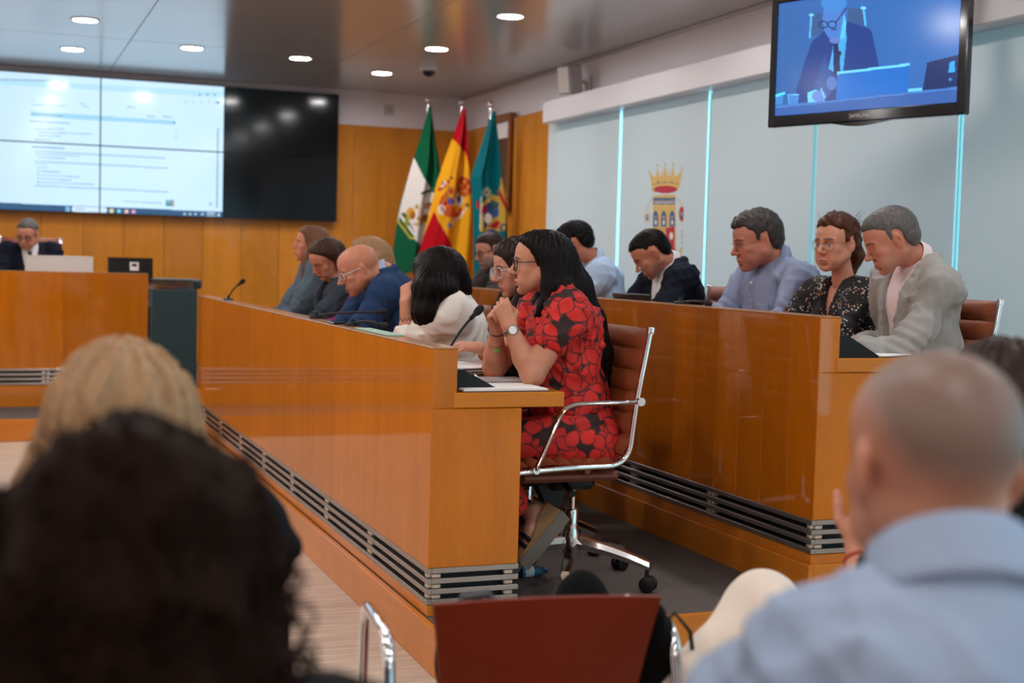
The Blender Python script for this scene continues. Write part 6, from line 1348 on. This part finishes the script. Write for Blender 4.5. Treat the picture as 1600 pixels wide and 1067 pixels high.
Y0 = 4.68; LG = cloth('light_grey_jacket', (160, 156, 152), 0.9, bump=0.5); PK = cloth('pale_pink_shirt', (226, 206, 206), 0.8)
pr = dict(skin=(202, 136, 112), eye=0.12, size=1.04, neckr=0.058, stubble=0.2, beardcol=(150, 130, 122), width=1.1, depth=1.08, belly=0.02, neck=at(1436, 412, Y0), shdrop=0.090, elL=at(1408, 552, 4.50), wrL=at(1345, 546, 4.56), elR=at(1390, 540, 4.98), wrR=at(1335, 535, 4.75), shw=0.178)
J = seated_person('L', 'grey haired man in a light grey jacket and pink shirt, writing at the bench end', Z2, (3.66, Y0), at(1391, 376, Y0), (-70, 26, 0), -84, pr, D2)
under_shirt(J, PK, pr); finish_jacket(J, LG, pr, 'l', vopen=(0.085, 0.40), wide=0.075, seed=121, fold=0.006); collar_to(J, PK, 0.068, 0.044, 30, 0.055)
sdf_obj('hair', hair_short(pr, J['R'], J['o'], 0.008, 0.014, 0.010, seed=12), H_grey, J['root'])
office_chair(3.61, 4.70, Z2, -90, 'brown leather chair with chrome post behind the man in the light grey jacket')

# ------------------------------------------------------------------ presiding man
pr = dict(skin=(206, 148, 124), eye=0.2, neckr=0.056, stubble=0.2, beardcol=(170, 150, 140), shw=0.185)
DS = cloth('dark_blue_suit', (20, 24, 40), 0.75); M_tie = mat('dark_tie', srgb(36, 26, 40), 0.5, var=0.4, scale=60)
J = seated_person('P', 'grey haired man in dark suit and tie presiding at the far left desk', Z2, (0.36, 12.40), at(43, 366, 12.28), (-158, 24, 0), -178, pr, DP)
under_shirt(J, WSH, pr); jo = finish_jacket(J, DS, pr, 'p', vopen=(0.07, 0.40), seed=131); collar_to(J, WSH)
fr = J['fwd']; tie = MB().grid(lambda u, v: tuple(J['neck']+np.array((0, 0, -0.03-0.36*v))+fr*(0.085+0.08*v**0.5)+J['lat']*(u-0.5)*(0.03+0.05*v)), 5, 10).build('tie', M_tie, J['root']); tie.modifiers.new('thick', 'SOLIDIFY').thickness = 0.006
sdf_obj('hair', hair_short(pr, J['R'], J['o'], 0.010, 0.012, 0.004, seed=13, hairline=0.075), H_grey, J['root']); glasses(J['root'], J['R'], J['o'], 1.0, dict(mat=G_dark, w=0.024, h=0.017, pow=3.0, th=0.0020))
office_chair(0.36, 12.62, Z2, -180, 'high brown leather chair of the presiding man under the video wall', True)

# ================================================================== AUDIENCE
def ray_at(px, py, depth):
    """point seen at pixel (px, py), depth metres in front of the lens"""
    return CAM+CR*(px-800)/FPX*depth-CU*(py-533.5)/FPX*depth+CF*depth
# bald man in the light blue shirt
BS = cloth('pale_blue_cotton', (150, 164, 188), 0.85, bump=0.3, scale=180); hc = ray_at(1457, 728, 1.42)
pr = dict(skin=(186, 132, 108), buzz=0.85, buzzcol=(104, 88, 80), neckr=0.062, width=1.0, size=1.04, shw=0.148, shdrop=0.098, trousers=cloth('dark_trousers', (40, 42, 50)), belly=0.02)
J = seated_person('S', 'bald man in a pale blue shirt seen from behind, in the right foreground', 0.0, (hc[0]-0.05, hc[1]-0.06), hc, (12, 4, 0), 22, pr)
S, Rt, up = shirt(J, BS, pr, g=0.014, seed=201, fold=0.006, loose=0.012, sleeve=0.9, neckcut=0.036); sdf_obj('shirt', S, BS, J['root']); collar_to(J, BS, 0.082, 0.050, 24, 0.072, dz=0.012)
shell_chair(hc[0]-0.04, hc[1]-0.02, 22, 'rust coloured shell chair under the bald man in the right foreground')
# woman with dark curls, nearest
hc = ray_at(205, 878, 1.20); CT = cloth('dark_top', (30, 26, 28))
pr = dict(skin=(176, 112, 84), neckr=0.05, bare=0.2, fore=0.045, shw=0.18, trousers=cloth('dark_jeans', (30, 34, 46)))
J = seated_person('R', 'woman with a big mass of dark curly hair in the left foreground', 0.0, (hc[0]-0.02, hc[1]-0.08), hc, (8, 4, 0), 10, pr)
S, Rt, up = shirt(J, CT, pr, g=0.006, sleeve=0.06, seed=211, neckcut=0.075); sdf_obj('top', S, CT, J['root'])
S = Solid(hc-np.array((0.27, 0.27, 0.42)), hc+np.array((0.27, 0.27, 0.22)), 0.008)
S.ell(hc+np.array((0, -0.02, 0.005)), (0.118, 0.128, 0.128), 0); S.ell(hc+np.array((0.0, -0.03, -0.10)), (0.135, 0.13, 0.13), 0.05); S.ell(hc+np.array((0.015, -0.05, -0.22)), (0.130, 0.11, 0.15), 0.05); S.ell(hc+np.array((-0.09, -0.03, -0.16)), (0.085, 0.09, 0.15), 0.05)
S.ell(hc+np.array((0, 0.17, -0.04)), (0.075, 0.10, 0.12), 0.01, None, 's'); S.wave(0.014, 75, 5, 9); S.wave(0.006, 190, 6, 8)
hv, hf = S.mesh(); hv = relax(hv, hf, 1); link('hair', npmesh('hair', hv-np.array(J['root'].location), hf, True), H_curly, J['root'])
rs = np.random.RandomState(11); cu = MB(); pick = hv[rs.choice(len(hv), 420, replace=False)]
for p0 in pick:
    d = unit(p0-hc-np.array((0, -0.03, -0.1))); 
    if d[1] > 0.75: continue
    ax_ = unit(np.array((d[0]*0.5, d[1]*0.5, -1.0))); e1 = unit(np.cross(ax_, d)); e2 = np.cross(ax_, e1); rr = rs.uniform(0.006, 0.011); L_ = rs.uniform(0.05, 0.11); ph = rs.uniform(0, 6.28); tt = np.linspace(0, 1, 15)
    cu.tube([p0+d*0.004+ax_*L_*t+(e1*math.cos(ph+t*13)+e2*math.sin(ph+t*13))*rr for t in tt], [0.0030*(1-0.6*t) for t in tt], 4)
cu.build('curls', H_curly, J['root'], smooth=True)
shell_chair(hc[0]-0.01, hc[1]-0.04, 10, 'rust coloured shell chair under the curly haired woman')
# blonde woman one row ahead
hc = ray_at(188, 668, 2.0); DKC = cloth('dark_cardigan', (24, 24, 30))
pr = dict(skin=(196, 140, 112), neckr=0.048, trousers=cloth('black_trousers', (22, 22, 26)))
J = seated_person('Q', 'blonde woman seen from behind in the left foreground', 0.0, (hc[0]-0.01, hc[1]-0.05), hc, (4, 2, 0), 2, pr)
S, Rt, up = shirt(J, DKC, pr, g=0.012, seed=221, neckcut=0.07); sdf_obj('cardigan', S, DKC, J['root'])
c_ = J['o']; long_hair(J, H_blonde, [([c_+np.array((q*0.06, -0.03, 0.03)), c_+np.array((q*0.095, -0.03, -0.08)), c_+np.array((q*0.112, -0.035, -0.20)), c_+np.array((q*0.10, -0.04, -0.30))], [0.045, 0.045, 0.045, 0.02]) for q in (-1, 1)]+[([c_+np.array((0, -0.07, 0.02)), c_+np.array((0, -0.085, -0.12)), c_+np.array((0, -0.095, -0.24)), c_+np.array((0, -0.09, -0.32))], [0.085, 0.09, 0.09, 0.05])], vol=0.016, top=0.016, seed=33, groove=0.008, freq=16)
shell_chair(hc[0]-0.01, hc[1]+0.0, 2, 'rust coloured shell chair under the blonde woman')
# dark haired woman one row ahead on the right: crossed legs in cream trousers, hand at her cheek
hc = ray_at(1560, 645, 2.35); CRM = cloth('cream_cotton', (224, 208, 194), 0.85)
pr = dict(skin=(200, 138, 110), neckr=0.048, trousers=None, nolegs=True, elL=ray_at(1352, 960, 2.45), wrL=ray_at(1345, 865, 2.55), handres=0.004, bare=0.2,
          handL=dict(f=(0.25, 0.05, 0.95), n=(-0.6, -0.7, 0.1), thumb=(0.2, 0.8, 0.2), curl=(35, 45, 30)))
J = seated_person('T', 'dark haired woman in cream trousers, hidden behind the bald man in the right foreground', 0.0, (hc[0]-0.06, hc[1]+0.0), hc, (18, 8, 0), 0, pr)
S, Rt, up = shirt(J, BLK, pr, g=0.010, sleeve=0.3, seed=231, neckcut=0.07); sdf_obj('top', S, BLK, J['root']); c_ = J['o']
long_hair(J, H_dark, [([c_+np.array((q*0.06, -0.03, 0.03)), c_+np.array((q*0.095, -0.03, -0.08)), c_+np.array((q*0.105, -0.035, -0.22)), c_+np.array((q*0.09, -0.04, -0.34))], [0.045, 0.045, 0.045, 0.02]) for q in (-1, 1)]+[([c_+np.array((0, -0.07, 0.02)), c_+np.array((0, -0.085, -0.12)), c_+np.array((0, -0.095, -0.3))], [0.085, 0.09, 0.06])], seed=35, groove=0.005, freq=20)
axL = unit(J['wrL']-J['elL']); band(J['root'], 'bracelet', J['wrL']-axL*0.02, axL, 0.031, 0.003, mat('red_cord', srgb(190, 40, 36), 0.6))
kneeA = ray_at(1192, 945, 2.95); hp = J['hip']; LGS = Solid(np.minimum(hp, kneeA)-np.array((0.35, 0.30, 0.62)), np.maximum(hp, kneeA)+np.array((0.25, 0.3, 0.16)), 0.011)
ank = ray_at(1060, 1085, 2.75); LGS.cone(hp+np.array((-0.08, 0, 0.02)), kneeA, 0.095, 0.072, 0.04); LGS.cone(kneeA, ank, 0.070, 0.056, 0.03)
k2 = hp+np.array((0.02, 0.42, -0.04)); LGS.cone(hp+np.array((0.08, 0, 0)), k2, 0.09, 0.07, 0.04); LGS.cone(k2, np.array((k2[0], k2[1]+0.03, 0.10)), 0.068, 0.058, 0.03); LGS.ell(hp, (0.18, 0.15, 0.13), 0.03); LGS.wave(0.004, 45, 3, 6)
sdf_obj('trousers', LGS, CRM, J['root'])
for an in (ank, np.array((k2[0], k2[1]+0.03, 0.10))):
    SS = Solid(an-np.array((0.2, 0.2, 0.16)), an+np.array((0.2, 0.2, 0.07)), 0.009); SS.cone(an-np.array((0, 0, 0.04)), an+np.array((-0.06, 0.15, -0.066)), 0.04, 0.032, 0.02); SS.cone(an+np.array((0, 0, 0.02)), an-np.array((0, 0, 0.05)), 0.04, 0.045, 0.02); sdf_obj('shoe', SS, M_shoe, J['root'])
shell_chair(hc[0]-0.06, hc[1]+0.02, 8, 'rust coloured shell chair under the woman in cream trousers')
# empty chair in the middle foreground with a bag on it
c = ray_at(866, 938, 2.50); fa = 7.0
cx, cy = c[0]+0.27*math.sin(rad(fa)), c[1]+0.27*math.cos(rad(fa))
shell_chair(cx, cy, fa, 'empty rust coloured shell chair in the bottom centre foreground')
Rf = rotz(rad(-fa)); Lc = lambda x, y, z: np.array((cx, cy, 0))+Rf@np.array((x, y, z))
t = thing('handbag', 'black handbag standing on the empty shell chair', 'bag', tuple(Lc(0.02, 0.02, 0.45)))
S = Solid(Lc(0, 0, 0.62)-0.34, Lc(0, 0, 0.62)+0.34, 0.009); S.box(Lc(0.12, 0.06, 0.56), (0.080, 0.075, 0.11), 0.05, 0, Rf); S.ell(Lc(0.155, 0.06, 0.68), (0.062, 0.06, 0.078), 0.03, Rf); S.ell(Lc(-0.06, 0.05, 0.58), (0.10, 0.06, 0.13), 0.03, Rf); S.wave(0.006, 40, 2, 6); sdf_obj('bag_body', S, M_bagblk, t)
MB().tube([Lc(-0.12, 0.05, 0.66), Lc(-0.10, 0.05, 0.715), Lc(-0.05, 0.05, 0.72), Lc(-0.02, 0.05, 0.68)], 0.010, 6).build('bag_handle', mat('grey_webbing', srgb(80, 78, 80), 0.8), t)
t = thing('black_jacket', 'black garment with a cord hanging over the right side of the empty chair', 'garment', tuple(Lc(0.27, -0.10, 0.45)))
S = Solid(Lc(0.26, -0.05, 0.5)-0.36, Lc(0.26, -0.05, 0.5)+0.36, 0.009); S.chain([Lc(0.235, -0.16, 0.72), Lc(0.255, -0.10, 0.66), Lc(0.265, -0.06, 0.52), Lc(0.27, -0.04, 0.34)], [0.022, 0.045, 0.055, 0.05], 0.03); S.wave(0.006, 50, 3, 6); sdf_obj('cloth', S, M_bagblk, t)
MB().tube([Lc(0.26, -0.08, 0.66), Lc(0.31, -0.08, 0.70), Lc(0.345, -0.08, 0.66), Lc(0.36, -0.08, 0.56), Lc(0.35, -0.08, 0.46)], 0.0045, 6).build('cord', M_black, t, smooth=True)
